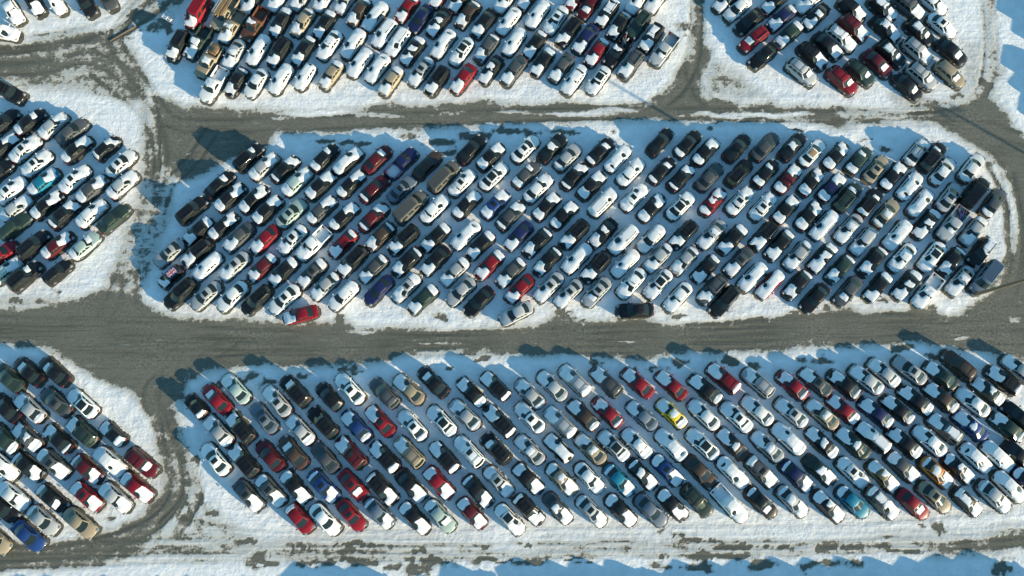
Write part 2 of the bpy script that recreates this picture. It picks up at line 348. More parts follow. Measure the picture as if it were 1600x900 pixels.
def body_mesh(kind, s):
    g = Geo(); L = s['L'] / 2
    xs = [-L, -L + .05, -L + .16, -L + .30, -L + .55, s['ra'], s['ra'] * .5, 0, s['fa'] * .5, s['xf0'], s['fa'] + .1, L - .55, L - .30, L - .16, L - .05, L]
    if kind == 'P': xs = [x for x in xs if x > s['xr0'] - .05]; xs = [s['xr0'] - .06] + xs
    xs = sorted(set(round(x, 3) for x in xs))
    rows = []
    for x in xs:
        w = wbody(s, x); zt = zbody(s, x); d = L - abs(x)
        zb = .24 + (.16 * (1 - d / .3) ** 2 if d < .3 else 0)
        if kind in 'UXP': zb += .08
        zm = zb + (zt - zb) * .55
        prof = [(-.86 * w, zb), (-.97 * w, zb + .10), (-w, zm), (-.985 * w, zt - .14), (-.90 * w, zt - .03), (-.5 * w, zt + .01), (0, zt + .02), (.5 * w, zt + .01), (.90 * w, zt - .03), (.985 * w, zt - .14), (w, zm), (.97 * w, zb + .10), (.86 * w, zb)]
        e = max(0, 1 - d / .75) * .24 * (1 if x > 0 else -1)
        rows.append([(x - e * min(1, abs(y) / w) ** 2.2, y, z) for y, z in prof])
    n = len(rows[0]); vs = [p for r in rows for p in r]; fs = []
    for a_ in range(len(rows) - 1):
        for b_ in range(n - 1): fs.append((a_ * n + b_, a_ * n + b_ + 1, (a_ + 1) * n + b_ + 1, (a_ + 1) * n + b_))
        fs.append((a_ * n, (a_ + 1) * n, (a_ + 1) * n + n - 1, a_ * n + n - 1))
    fs.append(tuple(range(n))); fs.append(tuple((len(rows) - 1) * n + k for k in reversed(range(n))))
    g.add(vs, fs)
    rings = [cabin_ring(s, 0), cabin_ring(s, .5), cabin_ring(s, .9), cabin_ring(s, 1.0, .03), cabin_ring(s, 1.0, .12, .045)]
    vs = [p for r in rings for p in r]; fs = []
    for a_ in range(len(rings) - 1):
        for b_ in range(10): fs.append((a_ * 10 + b_, a_ * 10 + (b_ + 1) % 10, (a_ + 1) * 10 + (b_ + 1) % 10, (a_ + 1) * 10 + b_))
    o = (len(rings) - 1) * 10
    for b_ in range(4): fs.append((o + b_, o + b_ + 1, o + 8 - b_, o + 9 - b_))
    g.add(vs, fs)
    if kind == 'X':                                   # pressed ribs along the roof
        for k in range(6):
            y = -.62 + k * .248
            g.box(s['xr1'] + .18, s['xf1'] - .28, y - .04, y + .04, s['H'] - .03, s['H'] + .035, 0, .015)
    if kind == 'P':                                   # open load bed
        w = s['W'] / 2 - .02; x1 = s['xr0'] - .08; x0 = -L + .02
        g.box(x0, x1, -w, w, .42, .62, 0, .03)
        g.box(x0, x1, -w, -w + .11, .45, 1.06, 0, .03); g.box(x0, x1, w - .11, w, .45, 1.06, 0, .03)
        g.box(x0, x0 + .09, -w + .05, w - .05, .45, 1.06, 0, .03); g.box(x1 - .09, x1, -w + .05, w - .05, .45, 1.10, 0, .03)
        g.box(-L - .12, -L + .06, -.85, .85, .42, .60, 1, .03)
    # bumper grille and lower trim
    g.box(L - .12, L + .012, -.42, .42, .44, .62, 1, .02)
    return g.build(kind + '_body', [M_PAINT, M_TRIM], 38)

def panel_on(pts_fn, us, vs_, off, name, mat, th=0.012):
    """glass patch: pts_fn(u, v) on the cabin, pushed out by off"""
    g = Geo(); nu, nv = len(us), len(vs_)
    P = [[Vector(pts_fn(u, v)) for u in us] for v in vs_]
    vs = []
    for j in range(nv):
        for i in range(nu):
            a1 = P[j][min(i + 1, nu - 1)] - P[j][max(i - 1, 0)]; b1 = P[min(j + 1, nv - 1)][i] - P[max(j - 1, 0)][i]
            nrm = a1.cross(b1).normalized()
            if nrm.dot(Vector((P[j][i].x * .3, P[j][i].y, .6))) < 0 and abs(nrm.z) > .2 and nrm.z < 0: nrm = -nrm
            if abs(nrm.z) <= .2 and nrm.y * P[j][i].y < 0: nrm = -nrm
            vs.append(P[j][i] + nrm * off)
    fs = [(j * nu + i, j * nu + i + 1, (j + 1) * nu + i + 1, (j + 1) * nu + i) for j in range(nv - 1) for i in range(nu - 1)]
    g.add(vs, fs)
    me = g.build(name, [mat], 60)
    return me

def interp_front(s, t, fr):
    r = cabin_ring(s, fr); ts = (-1, -.55, 0, .55, 1)
    return tuple(np.interp(t, ts, [p[k] for p in r[:5]]) for k in range(3))
def interp_back(s, t, fr):
    r = cabin_ring(s, fr)[5:][::-1]; ts = (-1, -.55, 0, .55, 1)
    return tuple(np.interp(t, ts, [p[k] for p in r]) for k in range(3))
def interp_side(s, q, fr, sg):
    r = cabin_ring(s, fr); f = r[4] if sg > 0 else r[0]; b_ = r[5] if sg > 0 else r[9]
    return tuple(b_[k] + (f[k] - b_[k]) * q for k in range(3))

def wheel_mesh(r):
    g = Geo(); n = 18; w = .11
    ring = lambda rr, y: [(rr * math.cos(2 * math.pi * k / n), y, rr * math.sin(2 * math.pi * k / n)) for k in range(n)]
    prof = [(r * .62, -w), (r * .94, -w), (r, -w * .7), (r, w * .7), (r * .94, w), (r * .62, w)]
    vs = [p for rr, y in prof for p in ring(rr, y)]
    fs = [(a_ * n + k, a_ * n + (k + 1) % n, (a_ + 1) * n + (k + 1) % n, (a_ + 1) * n + k) for a_ in range(len(prof) - 1) for k in range(n)]
    g.add(vs, fs, 0)
    for y in (-w + .02, w - .02):
        g.add(ring(r * .64, y), [tuple(range(n))], 1)
    return g.build('wheel', [M_TYRE, M_RIM], 30)

def lamp_mesh(name, mat, lx, ly, lz):
    g = Geo(); g.box(-lx, lx, -ly, ly, -lz, lz, 0, min(lx, ly, lz) * .45); return g.build(name, [mat], 60)

def roof_z(s): return s['H'] - .06 + .045

PARTS = {}
def parts_for(kind):
    """list of (part name, mesh, location) shared by every vehicle of the kind"""
    if kind in PARTS: return PARTS[kind]
    s = SPEC[kind]; L = s['L'] / 2; out = [('body', body_mesh(kind, s), (0, 0, 0))]
    U = [-.88, -.55, 0, .55, .88]
    out.append(('windshield', panel_on(lambda u, v: interp_front(s, u, v), U, [.16, .5, .9], .012, 'windshield', M_GLASS), (0, 0, 0)))
    if kind != 'P' and kind != 'X':
        out.append(('rear_window', panel_on(lambda u, v: interp_back(s, u, v), U, [.22, .5, .9], .012, 'rear_window', M_GLASS), (0, 0, 0)))
    else:
        out.append(('rear_window', panel_on(lambda u, v: interp_back(s, u, v), [-.7, 0, .7], [.45, .85], .012, 'rear_window', M_GLASS), (0, 0, 0)))
    for sg in (1, -1):
        g = Geo()
        spans = {'P': [(.10, .90)], 'X': [(.06, .34), (.38, .64), (.68, .93)], 'C': [(.08, .44), (.48, .92)]}.get(kind, [(.06, .28), (.31, .60), (.63, .94)])
        for q0, q1 in spans:
            v0, v1 = (.20, .84)
            c = [Vector(interp_side(s, q, v, sg)) + Vector((0, sg * .012, .002)) for q, v in ((q0, v0), (q1, v0), (q0 + (q1 - q0) * .94, v1), (q0 + (q1 - q0) * .10, v1))]
            g.add(c, [(0, 1, 2, 3)])
        out.append(('side_window', g.build('side_window', [M_GLASS]), (0, 0, 0)))
    wm = wheel_mesh(s['wr'])
    for ax in ('fa', 'ra'):
        for sg in (1, -1):
            out.append(('wheel', wm, (s[ax], sg * (s['W'] / 2 - .095), s['wr'])))
    hl = lamp_mesh('headlight', M_HEAD, .20, .16, .075); tl = lamp_mesh('taillight', M_TAIL, .13, .17, .085)
    for sg in (1, -1):
        out.append(('headlight', hl, (L - .27, sg * (wbody(s, L - .2) - .16), s['hf'] - .06)))
        out.append(('taillight', tl, (-L + .20, sg * (wbody(s, L - .1) - .15), s['hd'] - .19)))
    g = Geo(); g.box(-.07, .07, -.10, .10, -.06, .06, 0, .03)
    mm = g.build('mirror', [M_PAINT])
    for sg in (1, -1):
        out.append(('mirror', mm, (s['xf0'] - .30, sg * (s['W'] / 2 + .07), s['hb'] + .06)))
    if kind == 'U':
        g = Geo()
        for sg in (1, -1):
            y = sg * (s['W'] / 2 - .34); g.box(s['xr1'] + .15, s['xf1'] - .15, y - .025, y + .025, s['H'] + .0, s['H'] + .055, 0, .012)
        for x in (s['xr1'] + .5, s['xf1'] - .45): g.box(x - .025, x + .025, -(s['W'] / 2 - .34), s['W'] / 2 - .34, s['H'] + .01, s['H'] + .04, 0, .01)
        out.append(('roof_rack', g.build('roof_rack', [M_TRIM]), (0, 0, 0)))
    PARTS[kind] = out
    return out

ROOFP = {}
def roof_panel(kind, which):
    """sunroof glass, a whole black glass roof, or a tan cloth roof"""
    if (kind, which) in ROOFP: return ROOFP[kind, which]
    s = SPEC[kind]; g = Geo(); z = roof_z(s); wt = s['W'] / 2 - (.26 if s['H'] < 1.6 else .22)
    if which == 'o':
        x1 = s['xf1'] - .22; x0 = x1 - .58; w = .40
    else:
        x1 = s['xf1'] - .13; x0 = s['xr1'] + .14; w = wt - .13
    g.box(x0, x1, -w, w, z - .03, z + .012, 0, .01)
    ROOFP[kind, which] = g.build('roof_panel', [M_TAN if which == 'O' else M_GLASS])
    return ROOFP[kind, which]

def flag_mesh():
    s = SPEC['C']; z = roof_z(s); x0, x1 = s['xr1'] + .12, s['xf1'] - .12; w = .46
    g = Geo(); g.box(x0, x1, -w, w, z - .03, z + .012, 0, .008)
    cx, l = (x0 + x1) / 2, (x1 - x0) / 2
    def band(ax, ay, bx, by, hw, z0, mi):
        d = Vector((bx - ax, by - ay)).normalized(); n = Vector((-d.y, d.x)) * hw
        c = [(ax + n.x, ay + n.y), (bx + n.x, by + n.y), (bx - n.x, by - n.y), (ax - n.x, ay - n.y)]
        g.add([(x, y, z0) for x, y in c] + [(x, y, z0 - .006) for x, y in c], [(0, 1, 2, 3), (4, 7, 6, 5), (0, 4, 5, 1), (1, 5, 6, 2), (2, 6, 7, 3), (3, 7, 4, 0)], mi)
    e = .10
    band(x0 + e, -w + e, x1 - e, w - e, .085, z + .016, 2); band(x0 + e, w - e, x1 - e, -w + e, .085, z + .0165, 2)
    band(x0 + e, -w + e, x1 - e, w - e, .035, z + .020, 1); band(x0 + e, w - e, x1 - e, -w + e, .035, z + .0205, 1)
    band(x0, 0, x1, 0, .15, z + .024, 2); band(cx, -w, cx, w, .15, z + .0245, 2)
    band(x0, 0, x1, 0, .085, z + .028, 1); band(cx, -w, cx, w, .085, z + .0285, 1)
    return g.build('roof_flag', [M_FBLUE, M_FRED, M_FWHITE], 30, False)

# ---------------------------------------------------------------- snow lying on a vehicle
SNOWC = {}
def snow_mesh(kind, code, var):
    key = (kind, code, var)
    if key in SNOWC: return SNOWC[key]
    s = SPEC[kind]; L = s['L'] / 2; st = .10
    xs = np.arange(-L - .02, L + .03, st); ys = np.arange(-s['W'] / 2 - .02, s['W'] / 2 + .03, st)
    X, Y = np.meshgrid(xs, ys)
    zb_ = np.vectorize(lambda x: zbody(s, x))(xs)[None, :] + 0 * X
    wb_ = np.vectorize(lambda x: wbody(s, min(max(x, -L), L)))(xs)[None, :] + 0 * X
    q = np.clip(np.abs(Y) / wb_, 0, 1.1)
    lower = zb_ + .02 - .05 * q ** 3
    if kind == 'P': lower = np.where(X < s['xr0'] - .05, .62, lower)
    zb0 = min(s['hb'], s['hd']) - .06; zt0 = s['H'] - .06
    wbas = s['W'] / 2 - .07; wt = s['W'] / 2 - (.26 if s['H'] < 1.6 else .22 if s['H'] < 2 else .16)
    tn = np.clip(Y / wbas, -1, 1)
    xf_b = s['xf0'] + (1 - tn ** 2) * BULGE_F - BULGE_F * .5; xr_b = s['xr0'] - (1 - tn ** 2) * BULGE_R + BULGE_R * .5
    ff = (xf_b - X) / (s['xf0'] - s['xf1'] + .05); fb = (X - xr_b) / (s['xr1'] - s['xr0'] + .05); fs_ = (wbas - np.abs(Y)) / (wbas - wt)
    fr = np.minimum(np.minimum(ff, fb), fs_)
    crown = .045 * np.clip((np.minimum(np.minimum(ff, fb), fs_) - 1) / .8, 0, 1)
    cab = zb0 + (zt0 - zb0) * np.clip(fr, 0, 1) + crown
    Z = np.where(fr > 0, np.maximum(lower, cab), lower)
    k = .12
    # smooth a little so that the snow bridges the foot of the screen
    Zs = Z.copy()
    Zs[1:-1, 1:-1] = np.maximum(Z[1:-1, 1:-1], (Z[1:-1, :-2] + Z[1:-1, 2:] + 2 * Z[1:-1, 1:-1]) / 4)
    Z = Zs
    lat = np.where((ff > 0) & (fb > 0), np.minimum(wt + (wbas - wt) * (1 - np.clip(np.minimum(ff, fb), 0, 1)) - .02, wb_ - .10), wb_ - .12) - np.abs(Y)
    if kind == 'P': lat = np.where(X < s['xr0'] - .05, s['W'] / 2 - .14 - np.abs(Y), lat)
    rs = np.random.RandomState(hash((ord(kind), sum(ord(c) * (i + 3) for i, c in enumerate(code)), var)) % 100000)
    ox, oy = rs.rand(2) * 50
    nz = (fbm(X * 1.3 + ox, Y * 1.3 + oy, 5 + var, 3) - .5)
    nz2 = (fbm(X * 3.2 + ox, Y * 3.2 + oy, 9 + var, 2) - .5)
    noise = nz * 1.5 + nz2 * .3
    m = np.full(X.shape, -1.0)
    XE = X + np.sign(X) * .24 * np.clip(1 - (L - np.abs(X)) / .75, 0, 1) * np.clip(q, 0, 1) ** 2.2
    def put(x0, x1, y0=None, y1=None, amp=.27, rnd=.0):
        d = np.minimum(XE - x0, x1 - XE)
        if y0 is not None: d = np.minimum(d, np.minimum(Y - y0, y1 - Y))
        return np.minimum(d + noise * amp, lat + noise * .08)
    fx = s['xf0'] - s['xf1']; side = -1 if rs.rand() < .8 else 1
    if 'H' in code:
        reach = s['xf0'] - fx * (0.45 + .55 * rs.rand())
        a_ = put(reach, L - .15 - .14 * rs.rand())
        # the corner the wiper side has let go of
        cxn, cyn = s['xf0'] - fx * .55, side * (wbas * .75)
        rad = .34 + .30 * rs.rand()
        a_ = np.minimum(a_, np.hypot(X - cxn, Y - cyn) - rad + noise * .15)
        if rs.rand() < .35:                           # a bite out of the nose
            cy = (rs.rand() - .5) * 1.2; a_ = np.minimum(a_, np.hypot(X - L + .1, (Y - cy) * .8) - (.35 + .25 * rs.rand()) + noise * .2)
        m = np.maximum(m, a_)
    if 'W' in code:
        yy = (rs.rand() - .5) * .5
        m = np.maximum(m, put(s['xf0'] - fx * .55, s['xf0'] + .18, yy - .5, yy + .55, .22))
    if 'T' in code:
        if kind in 'SP' or kind == 'C' and False:
            full = rs.rand()
            if kind == 'P': a_ = put(-L + .16, s['xr0'] - .22, amp=.15)
            elif full < .62: a_ = put(-L + .14, s['xr0'] + (s['xr1'] - s['xr0']) * (.25 + .7 * rs.rand()))
            else: a_ = put(-L + .14 + .25 * rs.rand(), s['xr0'] + .15, -.75, .75, .2)
        else:
            a_ = put(s['xr0'] + .02, s['xr1'] + .12 + .35 * rs.rand(), amp=.22)
        m = np.maximum(m, a_)
    if 'R' in code:
        x0 = s['xr1'] + .1 + .5 * rs.rand(); x1 = s['xf1'] - .02
        yy = (rs.rand() - .5) * .5
        m = np.maximum(m, put(x0, x1, yy - .60, yy + .60, .5))
    if 'A' in code:
        a_ = put(-L + .10, L - .12, amp=.10)
        hx, hy = s['xf0'] - fx * .5, side * (.35 + .15 * rs.rand())
        a_ = np.minimum(a_, np.hypot((X - hx) * .9, Y - hy) - (.20 + .16 * rs.rand()) + noise * .22)
        if rs.rand() < .5: a_ = np.minimum(a_, np.hypot((X - s['xr0'] - .2) * 1.4, (Y - .2 * side) * .7) - .24 + noise * .25)
        m = np.maximum(m, a_)
    m = np.where(lat < -.02, np.minimum(m, lat), m)
    thick = (.06 if 'A' in code else .045) * (1 - np.exp(-np.clip(m, 0, 1) / .13)) + .012 * nz2 * np.clip(m * 4, 0, 1) + .008
    ZT = Z + thick
    ny_, nx_ = X.shape; verts = []; faces = []; key_i = {}
    def vid(kx, p):
        if kx not in key_i: key_i[kx] = len(verts); verts.append(p)
        return key_i[kx]
    for j in range(ny_ - 1):
        for i in range(nx_ - 1):
            cs = [(j, i), (j, i + 1), (j + 1, i + 1), (j + 1, i)]
            mv = [m[c] for c in cs]
            if max(mv) <= 0: continue
            poly = []
            for a_ in range(4):
                c0, c1 = cs[a_], cs[(a_ + 1) % 4]; m0, m1 = mv[a_], mv[(a_ + 1) % 4]
                if m0 > 0: poly.append(vid(c0, (X[c0], Y[c0], ZT[c0])))
                if (m0 > 0) != (m1 > 0):
                    t = m0 / (m0 - m1); e = tuple(sorted((c0, c1)))
                    poly.append(vid(e, (X[c0] + (X[c1] - X[c0]) * t, Y[c0] + (Y[c1] - Y[c0]) * t, Z[c0] + (Z[c1] - Z[c0]) * t + .006)))
            if len(poly) >= 3: faces.append(poly)
    if not faces: SNOWC[key] = []; return []
    par = list(range(len(verts)))
    def root(i):
        while par[i] != i: par[i] = par[par[i]]; i = par[i]
        return i
    for f in faces:
        for i in f[1:]: par[root(i)] = root(f[0])
    comp = {}
    for f in faces: comp.setdefault(root(f[0]), []).append(f)
    out = []
    for fl in comp.values():                          # each patch of snow its own mesh
        if len(fl) < 6: continue
        ids = sorted({i for f in fl for i in f}); mp = {i: k for k, i in enumerate(ids)}
        me = mesh_from('snow_patch', [verts[i] for i in ids], [[mp[i] for i in f] for f in fl], [M_SNOW], None, 80)
        if sum(p.normal.z for p in me.polygons) < 0: me.flip_normals()
        out.append(me)
    SNOWC[key] = out
    return out

PAINTS = {'k': (.007, .0075, .009), 'w': (.74, .74, .72), 's': (.36, .375, .385), 'g': (.07, .075, .08), 'r': (.20, .006, .014), 'm': (.085, .007, .011),
          'b': (.014, .045, .16), 'n': (.012, .018, .075), 'c': (.01, .17, .26), 't': (.30, .25, .175), 'y': (.62, .44, .02), 'o': (.45, .17, .03), 'a': (.10, .042, .024), 'v': (.115, .112, .10),
          'e': (.022, .042, .034), 'q': (.12, .105, .05), 'u': (.055, .036, .026), 'l': (.32, .41, .38), 'd': (.12, .155, .20)}
CNAME = {'k': 'black', 'w': 'white', 's': 'silver', 'g': 'dark grey', 'r': 'red', 'm': 'maroon', 'b': 'blue', 'n': 'navy blue', 'c': 'teal', 't': 'tan', 'y': 'yellow',
         'o': 'orange', 'a': 'rust brown', 'v': 'grey brown', 'e': 'dark green', 'q': 'olive', 'u': 'brown', 'l': 'pale green', 'd': 'slate blue'}
TNAME = {'S': 'sedan', 'C': 'small hatchback', 'H': 'hatchback', 'W': 'station wagon', 'U': 'SUV', 'X': 'van', 'P': 'pickup truck'}
OBJN = {'S': 'parked_car', 'C': 'parked_car', 'H': 'parked_car', 'W': 'parked_car', 'U': 'parked_suv', 'X': 'parked_van', 'P': 'pickup_truck'}
CATN = {'S': 'car', 'C': 'car', 'H': 'car', 'W': 'car', 'U': 'SUV', 'X': 'van', 'P': 'pickup truck'}
GRPN = {'car': 'cars parked in the snowy lots', 'SUV': 'SUVs parked in the snowy lots', 'van': 'vans parked in the snowy lots', 'pickup truck': 'pickup trucks parked in the snowy lots'}

# the angle of the bays in the photo, degrees from the picture's horizontal
def bay_angle(lot, row, x, y):
    if lot == 'M': return float(np.interp(x, [240, 450, 700, 1000, 1350, 1560], [41, 43, 44.5, 46.5, 48.5, 52]))
    if lot == 'L': return float(np.interp(x, [0, 220], [39, 42]))
    if lot == 'T': return float(np.interp(x, [280, 420, 560, 700, 1000], [58, 57, 54, 52, 54]))
    if lot == 'N': return 41 if row <= 3 else -40
    if lot == 'Q': return -42
    if lot == 'K': return -58
    if lot == 'Z': return (52 if row == 1 else 58) + 26 * math.sin(x * 1.7 + y)  # unseen row, turned across the sun to broaden its shadows
    top = np.interp(x, [300, 600, 900, 1200, 1600], [-49, -45.5, -43.5, -41, -38])
    bot = np.interp(x, [300, 600, 900, 1200, 1600], [-50, -48.5, -47, -45.5, -43])
    return float(top + (bot - top) * np.clip((y - 600) / 180, 0, 1))

CARS = []
def load():
    for lot, row, face, ox, oy, sc, txt in ROWS:
        for e in txt.split():
            hd = None
            if '@' in e: e, h_ = e.split('@'); hd = float(h_)
            X_, Y_, code = e.split(',')
            x, y = ox + float(X_) * sc, oy + float(Y_) * sc
            c = dict(lot=lot, row=row, x=x, y=y, col=code[0], kind=code[1], marks=code[2:].replace('-', ''))
            if hd is None:
                a_ = bay_angle(lot, row, x, y) + random.uniform(-1.6, 1.6)
                hd = {'L': a_ + 180, 'R': a_, 'A': a_ + 180, 'D': a_}[face]
            z = SPEC[c['kind']]['H'] * .5
            p0 = ground(x, y, z); p1 = ground(x + 20 * math.cos(R(hd)), y - 20 * math.sin(R(hd)), z)
            c['p'] = Vector(p0); c['rot'] = math.atan2(p1[1] - p0[1], p1[0] - p0[0])
            s = SPEC[c['kind']]
            j = random.uniform(.965, 1.03)
            c['k'] = j
            CARS.append(c)
load()
# ease apart any two that came out touching
def sat(a_, b_):
    """smallest push that separates two boxes seen from above, or None"""
    best = None
    for c in (a_, b_):
        for ang in (c['rot'], c['rot'] + math.pi / 2):
            ax = Vector((math.cos(ang), math.sin(ang)))
            def ext(o):
                s = SPEC[o['kind']]; f = Vector((math.cos(o['rot']), math.sin(o['rot']))); l = Vector((-f.y, f.x))
                return abs(f.dot(ax)) * s['L'] / 2 * o['k'] + abs(l.dot(ax)) * (s['W'] / 2 + .01) * o['k']
            d = (b_['p'] - a_['p']).dot(ax); ov = ext(a_) + ext(b_) + .02 - abs(d)
            if ov <= 0: return None
            if best is None or ov < best[0]: best = (ov, ax * (1 if d >= 0 else -1))
    return best
n_push = 0
for it in range(14):
    moved = False
    for i in range(len(CARS)):
        for j in range(i + 1, len(CARS)):
            if (CARS[i]['p'] - CARS[j]['p']).length_squared > 34: continue
            r = sat(CARS[i], CARS[j])
            if r and r[0] > .02:
                CARS[i]['p'] -= r[1] * r[0] * .5; CARS[j]['p'] += r[1] * r[0] * .5; moved = True; n_push += 1
    if not moved: break
print('cars', len(CARS), 'pushes', n_push)
# ---------------------------------------------------------------- the ground: one fine sheet, snow with gravel worn through it
def vnoise(x, y, seed=0):
    xi = np.floor(x).astype(np.int64); yi = np.floor(y).astype(np.int64)
    xf = x - xi; yf = y - yi
    u = xf * xf * (3 - 2 * xf); v = yf * yf * (3 - 2 * yf)
    def h(i, j):
        n = (i * 374761393 + j * 668265263 + seed * 1442695041) & 0xffffffff
        n = ((n ^ (n >> 13)) * 1274126177) & 0xffffffff
        return ((n ^ (n >> 16)) & 0xffff) / 65535.0
    return (h(xi, yi) * (1 - u) + h(xi + 1, yi) * u) * (1 - v) + (h(xi, yi + 1) * (1 - u) + h(xi + 1, yi + 1) * u) * v

def fbm(x, y, seed=0, octv=4):
    s = 0; amp = 0.5; tot = 0
    for k in range(octv):
        s = s + amp * vnoise(x * 2 ** k + 17.3 * k, y * 2 ** k - 9.1 * k, seed + k); tot += amp; amp *= 0.5
    return s / tot

def poly_sd(X, Y, pts):
    """distance to a closed outline, positive inside"""
    d2 = np.full(X.shape, 1e12); ins = np.zeros(X.shape, bool)
    n = len(pts)
    for i in range(n):
        x0, y0 = pts[i]; x1, y1 = pts[(i + 1) % n]
        ex, ey = x1 - x0, y1 - y0
        t = np.clip(((X - x0) * ex + (Y - y0) * ey) / (ex * ex + ey * ey + 1e-9), 0, 1)
        d2 = np.minimum(d2, (X - x0 - t * ex) ** 2 + (Y - y0 - t * ey) ** 2)
        c = (y0 > Y) != (y1 > Y)
        with np.errstate(divide='ignore', invalid='ignore'):
            xi = (x1 - x0) * (Y - y0) / ((y1 - y0) if y1 != y0 else 1e-9) + x0
        ins ^= c & (X < xi)
    d = np.sqrt(d2)
    return np.where(ins, d, -d)

def line_d(X, Y, pts):
    d2 = np.full(X.shape, 1e12)
    for (x0, y0), (x1, y1) in zip(pts[:-1], pts[1:]):
        ex, ey = x1 - x0, y1 - y0
        t = np.clip(((X - x0) * ex + (Y - y0) * ey) / (ex * ex + ey * ey + 1e-9), 0, 1)
        d2 = np.minimum(d2, (X - x0 - t * ex) ** 2 + (Y - y0 - t * ey) ** 2)
    return np.sqrt(d2)

def sstep(a, b, x):
    t = np.clip((x - a) / (b - a), 0, 1)
    return t * t * (3 - 2 * t)

G = lambda pts: [ground(*p) for p in pts]
MAIN = G([(-60,480),(40,480),(90,474),(130,462),(165,452),(200,458),(222,470),(245,488),(272,497),(330,498),(365,492),(385,497),(410,503),(440,506),(500,508),(540,500),(556,513),(640,516),(700,514),(760,514),(800,510),(850,505),(870,492),(890,497),(960,500),(1000,500),(1080,508),(1150,502),(1205,500),(1245,490),(1290,490),(1325,480),(1345,487),(1400,490),(1440,478),(1455,485),(1478,495),(1510,488),(1530,470),(1560,440),(1578,400),(1590,350),(1583,300),(1560,255),(1520,225),(1470,200),(1452,180),(1465,170),(1500,165),(1540,140),(1580,190),(1610,230),(1680,260),(1680,580),(1560,552),(1500,545),(1440,535),(1300,540),(1200,548),(1080,550),(1000,562),(900,555),(850,556),(740,550),(690,545),(650,552),(610,565),(540,572),(480,570),(380,570),(320,580),(290,592),(285,620),(262,650),(255,665),(235,650),(215,625),(180,605),(150,592),(125,575),(100,558),(70,542),(-60,530)])
UPPER = G([(238,150),(262,150),(290,165),(330,168),(370,172),(400,170),(460,172),(520,173),(560,170),(600,160),(640,163),(690,160),(760,158),(800,163),(860,160),(900,158),(960,165),(1010,158),(1040,140),(1058,115),(1075,95),(1082,60),(1085,-20),(1097,-20),(1100,40),(1100,70),(1115,80),(1110,110),(1095,130),(1100,150),(1130,155),(1160,170),(1200,162),(1250,168),(1300,170),(1330,190),(1320,200),(1260,190),(1200,185),(1100,190),(1040,188),(980,185),(930,190),(880,192),(820,196),(760,194),(700,200),(650,208),(560,204),(470,208),(430,214),(420,225),(390,240),(345,255),(318,275),(290,285),(262,275),(255,235),(245,190)])
SOFT = [  # outline, strength
 ([(-60,62),(40,60),(100,44),(140,38),(185,52),(220,80),(232,120),(240,160),(205,168),(150,150),(100,148),(40,142),(20,132),(-60,125)], 0.50),
 ([(-60,84),(60,78),(112,92),(105,125),(20,128),(-60,118)], 0.60),
 ([(205,-20),(330,-20),(270,30),(225,45),(195,25)], 0.40),
 ([(1100,95),(1130,90),(1180,130),(1230,165),(1120,160),(1095,140)], 0.42),
 ([(1300,165),(1400,168),(1470,160),(1475,205),(1400,190),(1330,205)], 0.46),
 ([(1535,-20),(1560,-20),(1560,80),(1560,150),(1530,150)], 0.44),
 ([(-60,470),(30,458),(100,462),(95,480),(-60,486)], 0.52),
 ([(150,845),(230,830),(320,770),(400,835),(620,845),(620,885),(380,888),(150,880)], 0.34),
 ([(1460,845),(1530,838),(1680,818),(1680,852),(1560,868),(1450,872)], 0.60),
 ([(-60,838),(300,830),(800,838),(1300,836),(1680,815),(1680,880),(1300,878),(800,880),(-60,890)], 0.22),
 ([(1500,60),(1560,60),(1575,200),(1500,160)], 0.36),
 ([(210,150),(265,150),(262,300),(250,380),(215,470),(150,470),(195,380),(215,300)], 0.38),
 ([(960,164),(1300,164),(1300,196),(960,196)], 0.5),
]
TRACKS = [  # points, half width in metres, strength
 ([(258,640),(264,690),(272,735),(268,778),(236,818),(188,850),(90,868),(-60,874)], 2.1, 0.52),
 ([(270,650),(285,705),(300,746),(306,782),(276,834)], 0.9, 0.45),
 ([(258,200),(246,260),(238,330),(215,395),(190,455)], 3.0, 0.44),
 ([(-60,860),(300,860),(700,868),(1000,866),(1300,862),(1680,846)], 0.5, 0.36),
 ([(300,848),(700,852),(1000,850),(1300,848),(1500,840)], 0.35, 0.34),
 ([(-60,104),(60,100),(150,70),(240,20),(300,-20)], 1.2, 0.50),
 ([(1400,155),(1470,165),(1530,150),(1560,110)], 1.0, 0.40),
 ([(1545,255),(1570,330),(1572,400),(1545,450)], 0.5, 0.5),
]
